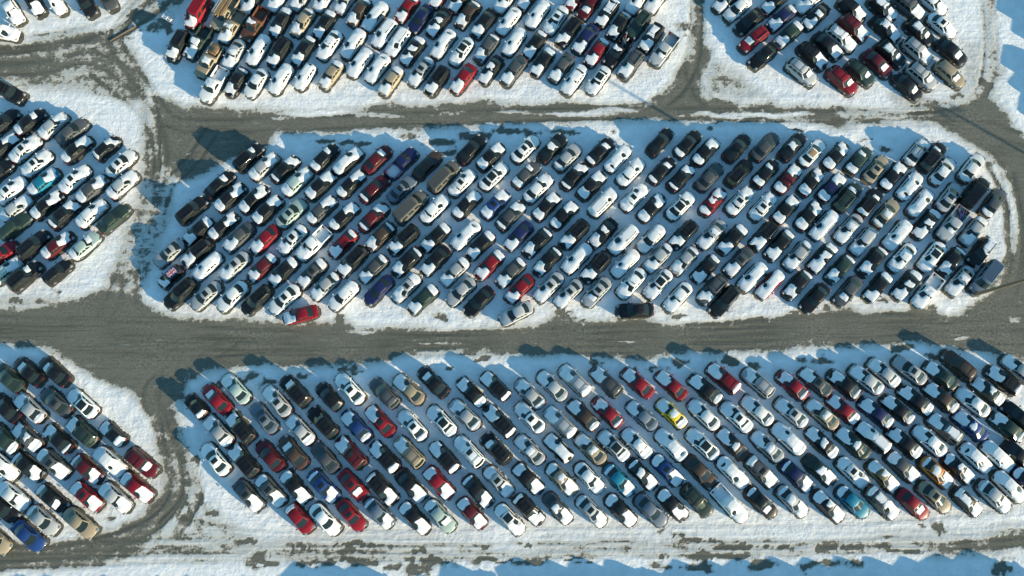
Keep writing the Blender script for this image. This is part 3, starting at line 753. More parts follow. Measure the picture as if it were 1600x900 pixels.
BLOBS = [(387,843,16,5),(402,880,24,9),(467,881,10,5),(470,852,14,5),(505,877,26,5),(547,849,32,4),(543,860,20,3),(563,876,26,5),(648,857,12,4),(744,852,14,4),(813,853,14,3),(675,876,34,8),(763,875,26,6),(818,877,24,5),(900,878,20,2),(1048,836,12,5),(1030,828,6,4),(1086,843,14,4),(1116,846,18,4),(1097,870,20,5),(1136,869,22,4),(1140,856,26,4),(1031,871,9,4),(1226,856,18,3),(1284,856,12,6),(1288,854,16,4),(1325,854,16,4),(1387,859,16,4),(1424,859,30,3),(1470,822,12,9),(1446,818,8,3),(1530,854,50,7),(1590,844,24,8),
 (646,891,26,9),(620,885,20,6),(1033,885,16,6),(1090,885,26,6),(1189,880,24,6),(1300,882,22,6),(1340,878,14,5),(1567,889,16,14),(1265,884,14,7),(75,853,20,7),(145,835,12,6),(180,846,10,5),
 (160,60,14,6),(200,60,8,4),(250,42,22,12),(225,30,14,8),(1140,40,8,6),(1190,100,6,5),(1065,40,10,12),(1128,120,8,5),(1462,160,8,4),(1540,140,12,16),(1500,150,14,6),
 (480,496,16,6),(530,498,14,6),(690,492,10,7),(880,490,14,6),(1060,492,16,4),(905,494,20,3),(1455,482,12,7),(1380,470,10,4),(1240,490,10,5),(1290,485,8,5),
 (360,505,12,6),(430,498,10,6),(755,560,10,4),(940,566,12,5),(990,578,12,5),(1025,575,14,4),(1060,568,14,6),(1135,562,16,7),(1180,570,12,6),(1280,562,18,7),(1248,560,10,6),(1405,545,20,6),(1470,560,22,8),(1500,568,12,6),(420,600,16,8),(390,588,14,7),(350,600,10,6),(470,585,12,6),(540,580,14,5),(700,575,9,3),
 (640,215,22,5),(690,225,26,7),(500,222,22,4),(560,226,30,5),(740,210,20,8),(790,205,34,7),(830,212,20,5),(960,205,6,3),(880,206,26,4),(700,240,10,5),(600,235,10,6),(520,240,14,6),(1350,218,14,3),(1385,232,10,5),(1245,205,14,3),(1110,200,5,3),
 (372,592,10,5),(310,720,8,10),(330,802,14,6),(130,848,12,6),(170,812,8,5),(20,855,10,5),(90,455,8,4),(30,468,20,4),(1108,640,0.1,0.1)]

x_lo, x_hi, y_lo, y_hi, RES = -86.0, 86.0, -26.0, 78.0, 0.28
nx = int((x_hi - x_lo) / RES) + 1; ny = int((y_hi - y_lo) / RES) + 1
gx, gy = np.meshgrid(np.linspace(x_lo, x_hi, nx), np.linspace(y_lo, y_hi, ny))
# edges wander: look the outlines up at slightly moved points
wob = 0.6
wx = gx + wob * (fbm(gx * 0.35, gy * 0.35, 3) - 0.5) * 2
wy = gy + wob * (fbm(gx * 0.35 + 40, gy * 0.35, 5) - 0.5) * 2
sd_main = poly_sd(wx, wy, MAIN)
sd_up = poly_sd(wx, wy, UPPER)
g_attr = np.maximum(sstep(-2.0, 2.2, sd_main) * 0.95, sstep(-2.0, 2.4, sd_up) * 0.90)
for pts, st in SOFT:
    g_attr = np.maximum(g_attr, st * sstep(-1.6, 1.6, poly_sd(wx, wy, G(pts))))
for pts, hw, st in TRACKS:
    g_attr = np.maximum(g_attr, st * (1 - sstep(hw * 0.5, hw * 1.5, line_d(wx, wy, G(pts)))))
rag = 2.2 * (fbm(gx * 0.9 + 7, gy * 1.5, 41) - 0.5) + 1.2 * (fbm(gx * 2.3, gy * 2.3, 43, 2) - 0.5)
for px, py, rx, ry in BLOBS:
    c = ground(px, py); sc = 11.7
    q = np.sqrt(((wx - c[0]) * sc / rx) ** 2 + ((wy - c[1]) * sc / ry) ** 2)
    q = q + rag
    g_attr = np.maximum(g_attr, 0.66 * (1 - sstep(0.35, 1.5, q)))
for px, py, rx, ry, k in [(620,534,60,4,.28),(690,531,48,5,.36),(830,533,42,3,.34),(950,532,40,3,.36),(1010,533,50,3,.42),(1090,527,46,4,.42),(1180,520,40,3,.3),(560,520,30,3,.3),(1500,527,16,3,.5),(1585,500,16,8,.45),(1592,470,10,6,.4),
        (500,178,60,5,.45),(600,181,44,5,.42),(440,186,30,4,.3),(700,178,40,4,.35),(800,176,40,3,.35),(900,178,60,4,.5),(960,172,40,4,.4),(1160,180,90,4,.5),(1240,178,30,3,.4),(300,240,14,4,.3),(1560,215,14,6,.3)]:
    c = ground(px, py); sc = 11.7
    q = np.sqrt(((wx - c[0]) * sc / rx) ** 2 + ((wy - c[1]) * sc / ry) ** 2)
    g_attr = g_attr - k * (1 - sstep(0.4, 1.5, q)) * (g_attr > 0.3)
# wheel tracks: along the roads, round the corners and over the snow
def catmull(pts, n=8):
    P = [np.array(p, float) for p in pts]; P = [2 * P[0] - P[1]] + P + [2 * P[-1] - P[-2]]; out = []
    for k in range(1, len(P) - 2):
        for j in range(n):
            t = j / n
            out.append(tuple(.5 * (2 * P[k] + (P[k + 1] - P[k - 1]) * t + (2 * P[k - 1] - 5 * P[k] + 4 * P[k + 1] - P[k + 2]) * t * t + (3 * P[k] - P[k - 1] - 3 * P[k + 1] + P[k + 2]) * t ** 3)))
    return out + [tuple(P[-2])]
RUTS = [[(-60,500),(200,512),(500,528),(800,532),(1100,524),(1400,512),(1680,500)], [(-60,512),(250,530),(520,545),(800,541),(1100,536),(1400,521),(1680,530)], [(-60,525),(200,540),(420,556),(760,526),(1100,515),(1350,500),(1500,500),(1570,450),(1586,360),(1572,270)],
 [(300,520),(270,560),(258,620),(266,690),(278,745),(262,795),(215,830),(120,858),(-60,868)], [(360,530),(285,590),(276,640),(290,700),(305,760),(285,815)], [(600,535),(350,545),(240,600),(245,650),(270,720),(272,770),(240,808)],
 [(-60,110),(60,104),(140,90),(220,130),(260,185),(330,195),(500,190),(700,182),(1000,176),(1300,182),(1480,180),(1680,250)], [(-60,96),(100,80),(200,40),(280,-20)], [(-60,70),(80,60),(170,35),(240,-20)], [(240,-20),(180,60),(225,140),(240,230),(225,330),(190,430),(160,500)], [(150,110),(230,180),(250,250),(232,330),(205,400),(200,470)],
 [(330,205),(300,250),(262,290),(245,340)], [(1090,-20),(1085,60),(1070,120),(1020,165),(940,178)], [(1092,40),(1080,110),(1110,160),(1200,176)], [(1300,176),(1450,185),(1530,150),(1548,60),(1540,-20)], [(1420,195),(1520,225),(1572,290),(1590,380),(1570,460),(1500,505)],
 [(-60,880),(300,866),(700,862),(1000,858),(1300,854),(1680,836)], [(-60,868),(300,852),(700,850),(1000,845),(1300,842),(1500,836),(1680,822)], [(280,820),(400,838),(700,838),(1000,832),(1300,830),(1500,815),(1680,790)], [(300,780),(330,830),(420,856),(600,860)]]
rut = np.zeros_like(gx)
rr_ = random.Random(8)
for pts in RUTS:
    line = catmull(G(pts))
    for off in (-0.85, 0.85):
        L2 = []
        for k in range(len(line)):
            a_ = line[max(k - 1, 0)]; b_ = line[min(k + 1, len(line) - 1)]; d_ = math.hypot(b_[0] - a_[0], b_[1] - a_[1]) + 1e-9
            L2.append((line[k][0] - (b_[1] - a_[1]) / d_ * off, line[k][1] + (b_[0] - a_[0]) / d_ * off))
        w_ = rr_.uniform(.22, .42)
        rut = np.maximum(rut, np.exp(-(line_d(gx + .25 * (wx - gx), gy + .25 * (wy - gy), L2) / w_) ** 2) * rr_.uniform(.6, 1.0))
# the cars were here before the snow: gravel shows beneath, and a dark rim paints contact shade around them
bare_shade = np.zeros_like(gx)
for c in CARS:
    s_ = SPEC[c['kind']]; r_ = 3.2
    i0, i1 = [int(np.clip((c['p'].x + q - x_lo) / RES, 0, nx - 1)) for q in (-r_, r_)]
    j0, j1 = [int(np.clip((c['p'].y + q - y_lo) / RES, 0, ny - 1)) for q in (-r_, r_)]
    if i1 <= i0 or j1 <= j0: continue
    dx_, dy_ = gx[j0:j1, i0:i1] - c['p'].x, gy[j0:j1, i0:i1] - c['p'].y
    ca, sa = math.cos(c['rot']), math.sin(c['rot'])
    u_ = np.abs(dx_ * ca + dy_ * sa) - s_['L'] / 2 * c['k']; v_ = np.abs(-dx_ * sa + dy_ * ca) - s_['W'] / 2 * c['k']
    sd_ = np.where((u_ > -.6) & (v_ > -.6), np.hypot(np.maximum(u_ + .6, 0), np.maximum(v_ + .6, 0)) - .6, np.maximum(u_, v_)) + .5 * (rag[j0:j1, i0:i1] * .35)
    bare_shade[j0:j1, i0:i1] = np.maximum(bare_shade[j0:j1, i0:i1], 1 - sstep(-.15, .32, sd_))
rut *= np.clip(fbm(gx * 0.16 + 3, gy * 0.16, 51, 3) * 2.6 - .6, 0, 1)
g_attr = g_attr + .24 * rut * (g_attr > .08) * (g_attr < .6)
sd_all = np.maximum(sd_main, sd_up)
gz = 0.05 * (fbm(gx * 0.55, gy * 0.55, 21) - 0.5) + 0.03 * (fbm(gx * 1.7, gy * 1.7, 22, 2) - 0.5)
berm = np.exp(-((sd_all + 1.0) / 0.8) ** 2) * fbm(gx * 0.8, gy * 0.8, 33)
gz = (gz + 0.09 * berm) * (1 - 0.7 * np.clip(g_attr, 0, 1)) - 0.03

def sheet(name, pick, mat):
    """faces of the grid where pick is true"""
    used = np.zeros((ny, nx), bool)
    used[:-1, :-1] |= pick; used[1:, :-1] |= pick; used[:-1, 1:] |= pick; used[1:, 1:] |= pick
    idx = -np.ones((ny, nx), np.int64); idx[used] = np.arange(used.sum())
    j, i = np.nonzero(pick)
    quads = np.stack([idx[j, i], idx[j, i + 1], idx[j + 1, i + 1], idx[j + 1, i]], 1)
    me = bpy.data.meshes.new(name)
    co = np.stack([gx[used], gy[used], gz[used]], 1)
    me.vertices.add(len(co)); me.vertices.foreach_set('co', co.astype(np.float32).ravel())
    me.loops.add(quads.size); me.loops.foreach_set('vertex_index', quads.astype(np.int32).ravel())
    me.polygons.add(len(quads)); me.polygons.foreach_set('loop_start', (np.arange(len(quads)) * 4).astype(np.int32))
    me.update(calc_edges=True)
    at = me.attributes.new('gravel', 'FLOAT', 'POINT')
    at.data.foreach_set('value', g_attr[used].astype(np.float32))
    at = me.attributes.new('bare_shade', 'FLOAT', 'POINT')
    at.data.foreach_set('value', bare_shade[used].astype(np.float32))
    at = me.attributes.new('rut', 'FLOAT', 'POINT')
    at.data.foreach_set('value', rut[used].astype(np.float32))
    # keep the normals of the whole sheet so that the seam does not show
    dzy, dzx = np.gradient(gz, RES)
    nrm = np.stack([-dzx, -dzy, np.ones_like(gz)], 2); nrm /= np.linalg.norm(nrm, axis=2, keepdims=True)
    me.polygons.foreach_set('use_smooth', np.ones(len(quads), bool))
    me.normals_split_custom_set_from_vertices(nrm[used].tolist())
    me.materials.append(mat)
    o = bpy.data.objects.new(name, me); COL.objects.link(o); o['kind'] = 'structure'
    return o

def ground_mat():
    m, nt, p = newmat('snow_and_gravel')
    N, L = nt.nodes.new, nt.links.new
    tc = N('ShaderNodeTexCoord')
    def noise(scale, detail, rough=0.55, stretch=None):
        n = N('ShaderNodeTexNoise'); n.inputs['Scale'].default_value = scale
        n.inputs['Detail'].default_value = detail; n.inputs['Roughness'].default_value = rough
        if stretch:
            mp = N('ShaderNodeMapping'); mp.inputs['Scale'].default_value = stretch
            L(tc.outputs['Object'], mp.inputs['Vector']); L(mp.outputs['Vector'], n.inputs['Vector'])
        else:
            L(tc.outputs['Object'], n.inputs['Vector'])
        return n.outputs['Fac']
    def math_(op, a, b=None, c=None):
        n = N('ShaderNodeMath'); n.operation = op
        for k, v in enumerate((a, b, c)):
            if v is None: continue
            if isinstance(v, (int, float)): n.inputs[k].default_value = v
            else: L(v, n.inputs[k])
        return n.outputs[0]
    def rng(v, a, b, c=0.0, d=1.0):
        n = N('ShaderNodeMapRange'); n.interpolation_type = 'SMOOTHSTEP'
        n.inputs['From Min'].default_value = a; n.inputs['From Max'].default_value = b
        n.inputs['To Min'].default_value = c; n.inputs['To Max'].default_value = d
        L(v, n.inputs['Value']); return n.outputs['Result']
    def mix(f, a, b):
        n = N('ShaderNodeMix'); n.data_type = 'RGBA'; L(f, n.inputs['Factor'])
        for k, v in (('A', a), ('B', b)):
            if isinstance(v, tuple): n.inputs[k].default_value = (*v, 1)
            else: L(v, n.inputs[k])
        return n.outputs['Result']
    at = N('ShaderNodeAttribute'); at.attribute_name = 'gravel'
    g = at.outputs['Fac']
    ar = N('ShaderNodeAttribute'); ar.attribute_name = 'rut'
    ru = ar.outputs['Fac']
    n1 = noise(0.55, 9, 0.62)
    n2 = noise(0.5, 7, 0.6, (0.22, 1.5, 1))
    n3 = noise(3.0, 6, 0.6)
    n4 = noise(1.6, 10, 0.72)
    nn = math_('ADD', math_('MULTIPLY', n1, 0.35), math_('ADD', math_('MULTIPLY', n2, 0.25), math_('MULTIPLY', n4, 0.4)))
    t = math_('ADD', g, math_('MULTIPLY', math_('SUBTRACT', nn, 0.5), 1.75))
    ab = N('ShaderNodeAttribute'); ab.attribute_name = 'bare_shade'
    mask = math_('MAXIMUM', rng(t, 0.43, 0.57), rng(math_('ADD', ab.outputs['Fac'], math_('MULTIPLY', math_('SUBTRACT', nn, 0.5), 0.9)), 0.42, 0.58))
    haze_ = rng(math_('ADD', g, math_('MULTIPLY', math_('SUBTRACT', nn, 0.5), 0.8)), 0.10, 0.52)                      # grit trodden into the snow beside the gravel
    fine = noise(2.8, 6, 0.85)
    pebble = noise(11.0, 4, 0.8)
    big = noise(0.12, 4)
    grav = mix(rng(fine, 0.25, 0.75), (0.035, 0.037, 0.029), (0.255, 0.250, 0.208))
    grav = mix(rng(big, 0.35, 0.65), grav, mix(rng(pebble, 0.35, 0.65), (0.06, 0.062, 0.05), (0.215, 0.211, 0.175)))
    wet = rng(noise(0.28, 6, 0.6, (0.35, 1.2, 1)), 0.55, 0.72)
    grav = mix(math_('MULTIPLY', wet, 0.45), grav, (0.060, 0.062, 0.050))
    frost = rng(noise(0.9, 8, 0.65, (0.3, 1.4, 1)), 0.60, 0.78)
    grav = mix(math_('MULTIPLY', frost, 0.45), grav, (0.62, 0.61, 0.58))
    bands = noise(0.7, 6, 0.6, (0.07, 1.3, 1))
    grav = mix(rng(bands, 0.35, 0.65, 0.0, 0.3), grav, (0.172, 0.169, 0.138))
    lines = rng(noise(1.0, 5, 0.6, (0.06, 2.6, 1)), 0.57, 0.66)
    grav = mix(math_('MULTIPLY', lines, 0.4), grav, (0.045, 0.047, 0.036))
    grav = mix(math_('MULTIPLY', ru, 0.6), grav, (0.055, 0.057, 0.046))
    snow = mix(rng(n1, 0.3, 0.7), (0.74, 0.74, 0.735), (0.86, 0.86, 0.86))
    tramp = rng(noise(1.9, 7, 0.75), 0.48, 0.68)
    snow = mix(math_('MULTIPLY', tramp, 0.16), snow, (0.52, 0.52, 0.51))
    speck = rng(noise(3.2, 9, 0.78), 0.60, 0.74)
    snow = mix(math_('MULTIPLY', speck, 0.4), snow, (0.33, 0.31, 0.26))
    snow = mix(math_('MULTIPLY', haze_, 0.72), snow, (0.36, 0.35, 0.30))
    snow = mix(math_('MULTIPLY', ru, 0.5), snow, (0.50, 0.49, 0.45))
    L(mix(mask, snow, grav), p.inputs['Base Color'])
    p.inputs['Roughness'].default_value = 0.85
    p.inputs['Specular IOR Level'].default_value = 0.15
    # relief: soft drifts, crusts and wheel ruts in the snow, stones in the gravel
    tr = noise(1.1, 5, 0.6, (1.0, 1.0, 1))
    rut = noise(0.8, 4, 0.5, (0.35, 3.2, 1))
    hs = math_('ADD', math_('MULTIPLY', tr, 0.10), math_('ADD', math_('MULTIPLY', n4, 0.10), math_('MULTIPLY', rut, 0.05)))
    hg = math_('ADD', math_('MULTIPLY', fine, 0.03), math_('MULTIPLY', rut, 0.03))
    mm = N('ShaderNodeMix'); L(mask, mm.inputs['Factor']); L(hs, mm.inputs['A']); L(hg, mm.inputs['B'])
    mm_ = math_('SUBTRACT', mm.outputs['Result'], math_('MULTIPLY', ru, 0.05))
    h = math_('SUBTRACT', mm_ if True else mm.outputs['Result'], math_('MULTIPLY', mask, 0.02))
    bp = N('ShaderNodeBump'); bp.inputs['Strength'].default_value = 0.9; bp.inputs['Distance'].default_value = 1.0
    L(h, bp.inputs['Height']); L(bp.outputs['Normal'], p.inputs['Normal'])
    return m
M_GROUND = ground_mat()
gc = (g_attr[:-1, :-1] + g_attr[1:, :-1] + g_attr[:-1, 1:] + g_attr[1:, 1:]) / 4
is_road = gc > 0.5
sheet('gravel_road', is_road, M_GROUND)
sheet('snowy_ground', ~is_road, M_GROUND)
# the same snow running on to the horizon, a little lower
me = bpy.data.meshes.new('snow_field')
s = 1500
me.from_pydata([(-s, -s, -0.25), (s, -s, -0.25), (s, s, -0.25), (-s, s, -0.25)], [], [(0, 1, 2, 3)])
me.materials.append(M_GROUND)
o = bpy.data.objects.new('snow_field', me); COL.objects.link(o); o['kind'] = 'structure'
# ---------------------------------------------------------------- words
LOTN = {'M': 'middle lot', 'B': 'lower right lot', 'Q': 'lower left lot', 'L': 'left lot', 'T': 'top lot', 'N': 'upper right lot', 'K': 'top left corner lot', 'Z': 'next lot'}
ORD = ['zeroth', 'first', 'second', 'third', 'fourth', 'fifth', 'sixth', 'seventh', 'eighth', 'ninth', 'tenth', 'eleventh', 'twelfth', 'thirteenth', 'fourteenth', 'fifteenth', 'sixteenth', 'seventeenth', 'eighteenth', 'nineteenth', 'twentieth']
LASTROW = {'M': 6, 'B': 5, 'Q': 7, 'L': 6, 'T': 4, 'N': 7, 'K': 1}
def row_words(lot, row):
    if lot == 'K': return 'top left corner'
    if lot == 'L' and row == 0: return 'lone spot above the left lot'
    if lot == 'T':                                     # kept counted up from the road, told from the top
        return {4: 'topmost', 3: 'second', 2: 'third', 1: 'bottom'}[row] + ' row of top lot'
    if lot == 'N':
        return {1: 'left edge', 2: 'second diagonal', 3: 'third diagonal', 4: 'front row', 5: 'second row', 6: 'third row', 7: 'topmost row'}[row] + ' of upper right lot'
    if row == 1: w = 'top row'
    elif row == LASTROW[lot]: w = 'bottom row'
    else: w = ORD[row] + ' row'
    return w + ' of ' + LOTN[lot]
VIVID = 'rmbncyotlqda'
def snow_words(c):
    m = c['marks']
    if 'A' in m: return 'buried in snow'
    if 'H' in m and 'T' in m: return 'snowy at both ends'
    if 'H' in m: return 'with snowy hood'
    if 'T' in m: return 'with snowy rear'
    return 'almost clear of snow'
rows = {}
for c in CARS: rows.setdefault((c['lot'], c['row']), []).append(c)
for r in rows.values(): r.sort(key=lambda c: c['x'])
used_labels = set()
SPECIAL = {}
def label_for(c):
    l = label_words(c)
    while len(l.split()) > 16 and ',' in l: l = l[:l.rindex(',')]
    return l
def label_words(c):
    r = rows[c['lot'], c['row']]; i = r.index(c)
    col, typ, rw = CNAME[c['col']], TNAME[c['kind']], row_words(c['lot'], c['row'])
    lot_all = [d for d in CARS if d['lot'] == c['lot']]
    if 'j' in c['marks']: return 'black small hatchback with a red white and blue flag on its roof'
    if (c['lot'], c['row']) == ('M', 7): return f'{col} {typ} parked crosswise beside the gravel road below the middle lot'
    if 'O' in c['marks']: return 'white sedan with tan cloth roof, ' + rw
    same = [d for d in r if d['col'] == c['col']]
    same_t = [d for d in same if d['kind'] == c['kind']]
    lot_same = [d for d in lot_all if d['col'] == c['col'] and d['kind'] == c['kind']]
    if len(lot_same) == 1 and c['col'] in VIVID and len([d for d in lot_all if d['col'] == c['col']]) == 1:
        return f'the only {col} {typ} in the {LOTN[c["lot"]]}, {snow_words(c)}'
    if len(r) == 1: return f'{col} {typ} in the {rw}, {snow_words(c)}'
    if len(same) == 1: return f'the only {col} {typ} in the {rw}, {snow_words(c)}'
    if len(same_t) == 1 and c['kind'] in 'UXPW': return f'the only {col} {typ} in the {rw}, {snow_words(c)}'
    for dj, wd in ((1, 'left'), (-1, 'right')):
        k = i + dj
        if 0 <= k < len(r) and r[k]['col'] in VIVID and len([d for d in r if d['col'] == r[k]['col']]) == 1:
            return f'{col} {typ} just {wd} of the only {CNAME[r[k]["col"]]} one, {rw}'
    n = same.index(c) + 1
    if n == len(same): pos = f'rightmost {col} vehicle'
    elif n == 1: pos = f'leftmost {col} vehicle'
    else: pos = f'{ORD[n]} {col} vehicle from left'
    return f'{typ} {snow_words(c)}, {pos}, {rw}'

# ---------------------------------------------------------------- put the vehicles down
def snow_code(c): return ''.join(ch for ch in c['marks'] if ch in 'HWRTA')
def var_of(c): return int(abs(c['x'] * 7.3 + c['y'] * 3.1)) % 4
def jitter(col):
    k = random.uniform(.85, 1.15); return tuple(min(.85, v * k) for v in col)
def pieces(c):
    out = list(parts_for(c['kind']))
    for ch in c['marks']:
        if ch in 'oBO': out.append(('cloth_roof' if ch == 'O' else 'sunroof', roof_panel(c['kind'], ch), (0, 0, 0)))
        if ch == 'j': out.append(('roof_flag', flag_mesh(), (0, 0, 0)))
    sc_ = snow_code(c)
    if sc_:
        for me in snow_mesh(c['kind'], sc_, var_of(c)): out.append(('snow_patch', me, (0, 0, 0)))
    return out
def build_vehicle(c):
    cat = CATN[c['kind']]
    e = bpy.data.objects.new(OBJN[c['kind']], None); COL.objects.link(e)
    e.empty_display_size = .5
    e.location = (c['p'].x, c['p'].y, 0); e.rotation_euler = (0, 0, c['rot']); e.scale = (c['k'],) * 3
    lab = label_for(c); c['label'] = lab
    e['label'] = lab; e['category'] = cat; e['group'] = GRPN[cat]
    col = jitter(PAINTS[c['col']])
    for nm, me, loc in pieces(c):
        o = bpy.data.objects.new(nm, me); COL.objects.link(o)
        o.location = loc; o.parent = e; o.color = (*col, 1)
    return e
def mass(name, cars, label, cat):
    """the rest, too many to keep apart: one mesh"""
    V, F, M, P = [], [], [], []; mats = []
    arr = {}
    nv = 0; loops = []; starts = []; tot = 0; mi_all = []; smooth = []; cols = []; verts = []
    for c in cars:
        col = jitter(PAINTS[c['col']])
        T = Matrix.Translation((c['p'].x, c['p'].y, 0)) @ Matrix.Rotation(c['rot'], 4, 'Z') @ Matrix.Scale(c['k'], 4)
        for nm, me, loc in pieces(c):
            if me.name not in arr:
                co = np.empty(len(me.vertices) * 3, np.float32); me.vertices.foreach_get('co', co)
                li = np.empty(len(me.loops), np.int32); me.loops.foreach_get('vertex_index', li)
                ls = np.empty(len(me.polygons), np.int32); me.polygons.foreach_get('loop_start', ls)
                mi = np.empty(len(me.polygons), np.int32); me.polygons.foreach_get('material_index', mi)
                arr[me.name] = (co.reshape(-1, 3), li, ls, mi)
            co, li, ls, mi = arr[me.name]
            mm = []
            for m in me.materials:
                m2 = M_PAINT_MASS if m == M_PAINT else m
                if m2 not in mats: mats.append(m2)
                mm.append(mats.index(m2))
            A = np.array(T @ Matrix.Translation(loc))
            verts.append(co @ A[:3, :3].T.astype(np.float32) + A[:3, 3].astype(np.float32))
            loops.append(li + nv); starts.append(ls + tot); mi_all.append(np.array(mm, np.int32)[mi])
            cols.append(np.tile(np.array([*col, 1], np.float32), (len(co), 1)))
            nv += len(co); tot += len(li)
    me = bpy.data.meshes.new(name)
    v = np.concatenate(verts); l = np.concatenate(loops); st = np.concatenate(starts)
    me.vertices.add(len(v)); me.vertices.foreach_set('co', v.ravel())
    me.loops.add(len(l)); me.loops.foreach_set('vertex_index', l.astype(np.int32))
    me.polygons.add(len(st)); me.polygons.foreach_set('loop_start', st.astype(np.int32))
    me.update(calc_edges=True)
    me.polygons.foreach_set('material_index', np.concatenate(mi_all))
    me.polygons.foreach_set('use_smooth', np.ones(len(st), bool))
    me.set_sharp_from_angle(angle=R(40))
    at = me.color_attributes.new('paint', 'FLOAT_COLOR', 'POINT'); at.data.foreach_set('color', np.concatenate(cols).ravel())
    for m in mats: me.materials.append(m)
    o = bpy.data.objects.new(name, me); COL.objects.link(o)
    o['label'] = label; o['category'] = cat; o['kind'] = 'stuff'
    return o

inside = [c for c in CARS if c['lot'] != 'Z']
only_cars = [c for c in inside if CATN[c['kind']] == 'car']
only_cars.sort(key=lambda c: (Vector((c['p'].x, c['p'].y, 0)) - Vector((0, 0, CAM_H))).length)
keep = set(id(c) for c in only_cars[:300])
rest = [c for c in only_cars if id(c) not in keep]
for c in inside:
    if id(c) not in set(id(d) for d in rest): build_vehicle(c)
mass('parked_cars', rest, 'remaining snow-dusted cars filling the far rows of the top and outer lots', 'cars')
mass('neighbouring_vehicles', [c for c in CARS if c['lot'] == 'Z'], 'vans and SUVs parked along the next lot beyond the snowy lane', 'vehicles')
labs = [c['label'] for c in inside if 'label' in c]
from collections import Counter
for l, n in Counter(labs).items():
    if n > 1 or not 4 <= len(l.split()) <= 16: print('LABEL', n, len(l.split()), l)
print('kept', len(labs), 'mass', len(rest))

# ---------------------------------------------------------------- other things
def mesh_obj(name, g, mats, parent=None, loc=(0, 0, 0), rot=(0, 0, 0), **props):
    me = g.build(name, mats, 35)
    o = bpy.data.objects.new(name, me); COL.objects.link(o); o.location = loc; o.rotation_euler = rot
    if parent: o.parent = parent
    for k, v in props.items(): o[k] = v
    return o
def tube(g, p0, p1, r0, r1, n=14, mi=0):
    p0, p1 = Vector(p0), Vector(p1); d = (p1 - p0).normalized()
    u = d.orthogonal().normalized(); w = d.cross(u)
    vs = [p + u * r * math.cos(2 * math.pi * k / n) + w * r * math.sin(2 * math.pi * k / n) for p, r in ((p0, r0), (p1, r1)) for k in range(n)]
    g.add(vs, [(k, (k + 1) % n, n + (k + 1) % n, n + k) for k in range(n)] + [tuple(range(n)), tuple(range(2 * n - 1, n - 1, -1))], mi)
def light_pole(x, y, h, rz, label):
    e = bpy.data.objects.new('light_pole', None); COL.objects.link(e); e.location = (x, y, 0); e.rotation_euler = (0, 0, rz)
    e['label'] = label; e['category'] = 'light pole'
    g = Geo(); tube(g, (0, 0, -.3), (0, 0, .55), .38, .36); mesh_obj('footing', g, [simple('concrete', (.28, .27, .25), .9)], e)
    g = Geo(); tube(g, (0, 0, .5), (0, 0, h), .24, .15); mesh_obj('pole', g, [M_WOOD], e)
    g = Geo(); tube(g, (-1.1, 0, h - .3), (1.1, 0, h - .3), .05, .05); mesh_obj('crossarm', g, [M_STEEL], e)
    for sx in (-1, 1):
        g = Geo(); g.box(-.32, .32, -.2, .2, -.12, .1, 0, .04); g.box(-.28, .28, -.16, .16, -.14, -.11, 1)
        mesh_obj('floodlight', g, [M_TRIM, M_HEAD], e, (sx * 1.0, 0, h - .42))
    return e
POLE_H = 13.4
px_, py_ = ground(1521, 461)
light_pole(px_, py_, POLE_H, R(30), 'tall brown light pole at the lower right end of the middle lot')
tx, ty = ground(1466, 163); ln = POLE_H / math.tan(SUN_EL)
light_pole(tx - sdir.x * ln, ty - sdir.y * ln, POLE_H, R(30), 'tall brown light pole further right, its shadow crossing the gravel bend')

# a beam and a pallet lying on the snow at the upper left
a_, b_ = ground(172, 64), ground(212, 41)
d = Vector((b_[0] - a_[0], b_[1] - a_[1])); g = Geo(); g.box(-d.length / 2, d.length / 2, -.10, .10, 0, .10, 0, .02)
mesh_obj('wooden_beam', g, [M_WOOD], None, ((a_[0] + b_[0]) / 2, (a_[1] + b_[1]) / 2, 0.0), (0, 0, math.atan2(d.y, d.x)),
         label='long wooden beam lying on the snow at the upper left', category='beam')
c_ = ground(262, 27); g = Geo()
for k in range(4): g.box(-.75, .75, -.5 + k * .3, -.36 + k * .3, .10, .13, 0, .005)
for x in (-.7, 0, .7): g.box(x - .05, x + .05, -.5, .54, 0, .10, 0, .005)
mesh_obj('pallet', g, [M_FWHITE], None, (c_[0], c_[1], 0.0), (0, 0, R(-35)), label='white painted pallet lying in the blue shade left of the red van', category='pallet')

def on_vehicle(pred): return [c for c in inside if pred(c)][0]
def load_frame(c): return (c['p'].x, c['p'].y, 0), (0, 0, c['rot'])
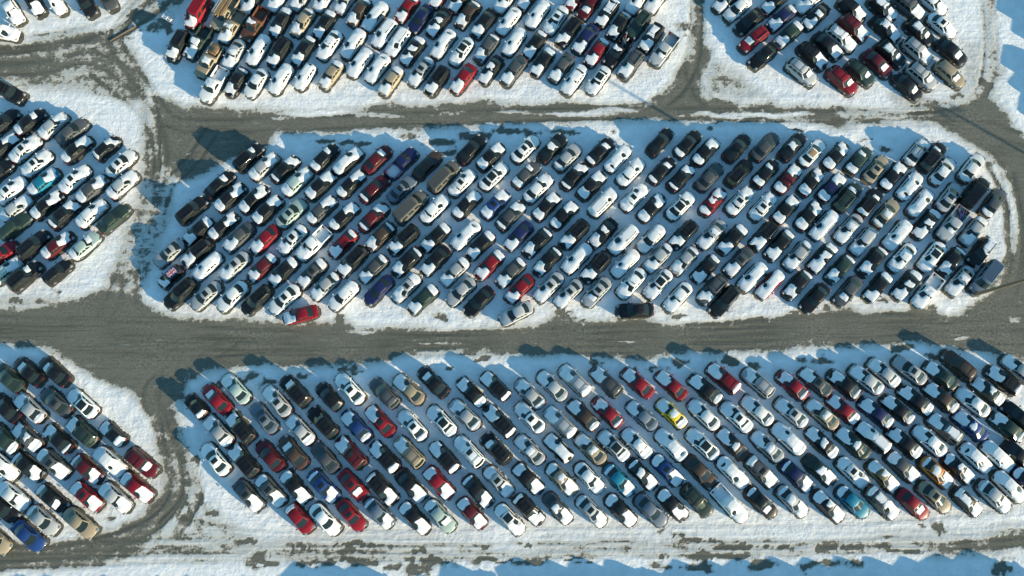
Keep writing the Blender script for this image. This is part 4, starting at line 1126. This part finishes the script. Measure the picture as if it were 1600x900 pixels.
# sawn boards and a ladder-like steel ramp carried by the tan truck at the top
c = on_vehicle(lambda c: c['lot'] == 'T' and c['row'] == 3 and c['kind'] == 'P' and c['col'] == 't')
loc, rot = load_frame(c); g = Geo(); rr = random.Random(5)
for k in range(6): g.box(-2.65 + rr.uniform(-.1, .1), 1.15 + rr.uniform(-.5, .2), -.62 + k * .205, -.45 + k * .205, 1.86 + .0 * k, 1.92 + .05 * rr.random(), 0, .008)
mesh_obj('lumber_load', g, [M_LUMBER], None, loc, rot, label='sawn boards lying over the tan pickup truck at the top', category='lumber')
g = Geo()
for y in (-.98, -.66): g.box(-2.7, .9, y - .04, y + .04, 1.94, 2.02, 0, .008)
for k in range(9): g.box(-2.5 + k * .4, -2.44 + k * .4, -.95, -.69, 1.955, 2.005, 0, .006)
mesh_obj('ladder', g, [M_HEAD], None, loc, rot, label='pale metal ladder on top of the boards on the tan truck', category='ladder')
# scrap in the bed of the two work trucks
def scrap(c, label, seed, mats):
    rr = random.Random(seed); g = Geo(); loc, rot = load_frame(c)
    for k in range(16):
        x, y = rr.uniform(-2.3, -.95), rr.uniform(-.65, .65); z = .62 + rr.uniform(0, .25); a, b, h = rr.uniform(.1, .38), rr.uniform(.06, .22), rr.uniform(.06, .25)
        if rr.random() < .5: g.box(x - a, x + a, y - b, y + b, z, z + h, rr.randrange(len(mats)), .02)
        else: tube(g, (x - a, y - b, z + h), (x + a, y + b, z + h * .4), .07, .06, 8, rr.randrange(len(mats)))
    mesh_obj('scrap_pile', g, mats, None, loc, rot, label=label, category='scrap')
scrap(on_vehicle(lambda c: c['lot'] == 'M' and c['row'] == 4 and c['kind'] == 'P' and c['col'] == 's'), 'scrap metal heaped in the bed of the silver pickup truck', 3, [M_JUNK, M_TRIM, M_FBLUE])
scrap(on_vehicle(lambda c: c['lot'] == 'T' and c['row'] == 2 and c['kind'] == 'P' and c['col'] == 'k'), 'scrap metal heaped in the bed of the black pickup truck', 4, [M_JUNK, M_TRIM, M_FWHITE])
c = on_vehicle(lambda c: c['lot'] == 'T' and c['row'] == 2 and c['kind'] == 'P' and c['col'] == 't')
loc, rot = load_frame(c); g = Geo(); g.box(-2.45, -1.0, -.72, .5, .62, 1.02, 0, .03); g.box(-1.9, -1.3, -.1, .62, 1.02, 1.32, 0, .03)
mesh_obj('wooden_crate', g, [M_LUMBER], None, loc, rot, label='brown wooden crate in the bed of the tan pickup truck near the front row', category='crate')
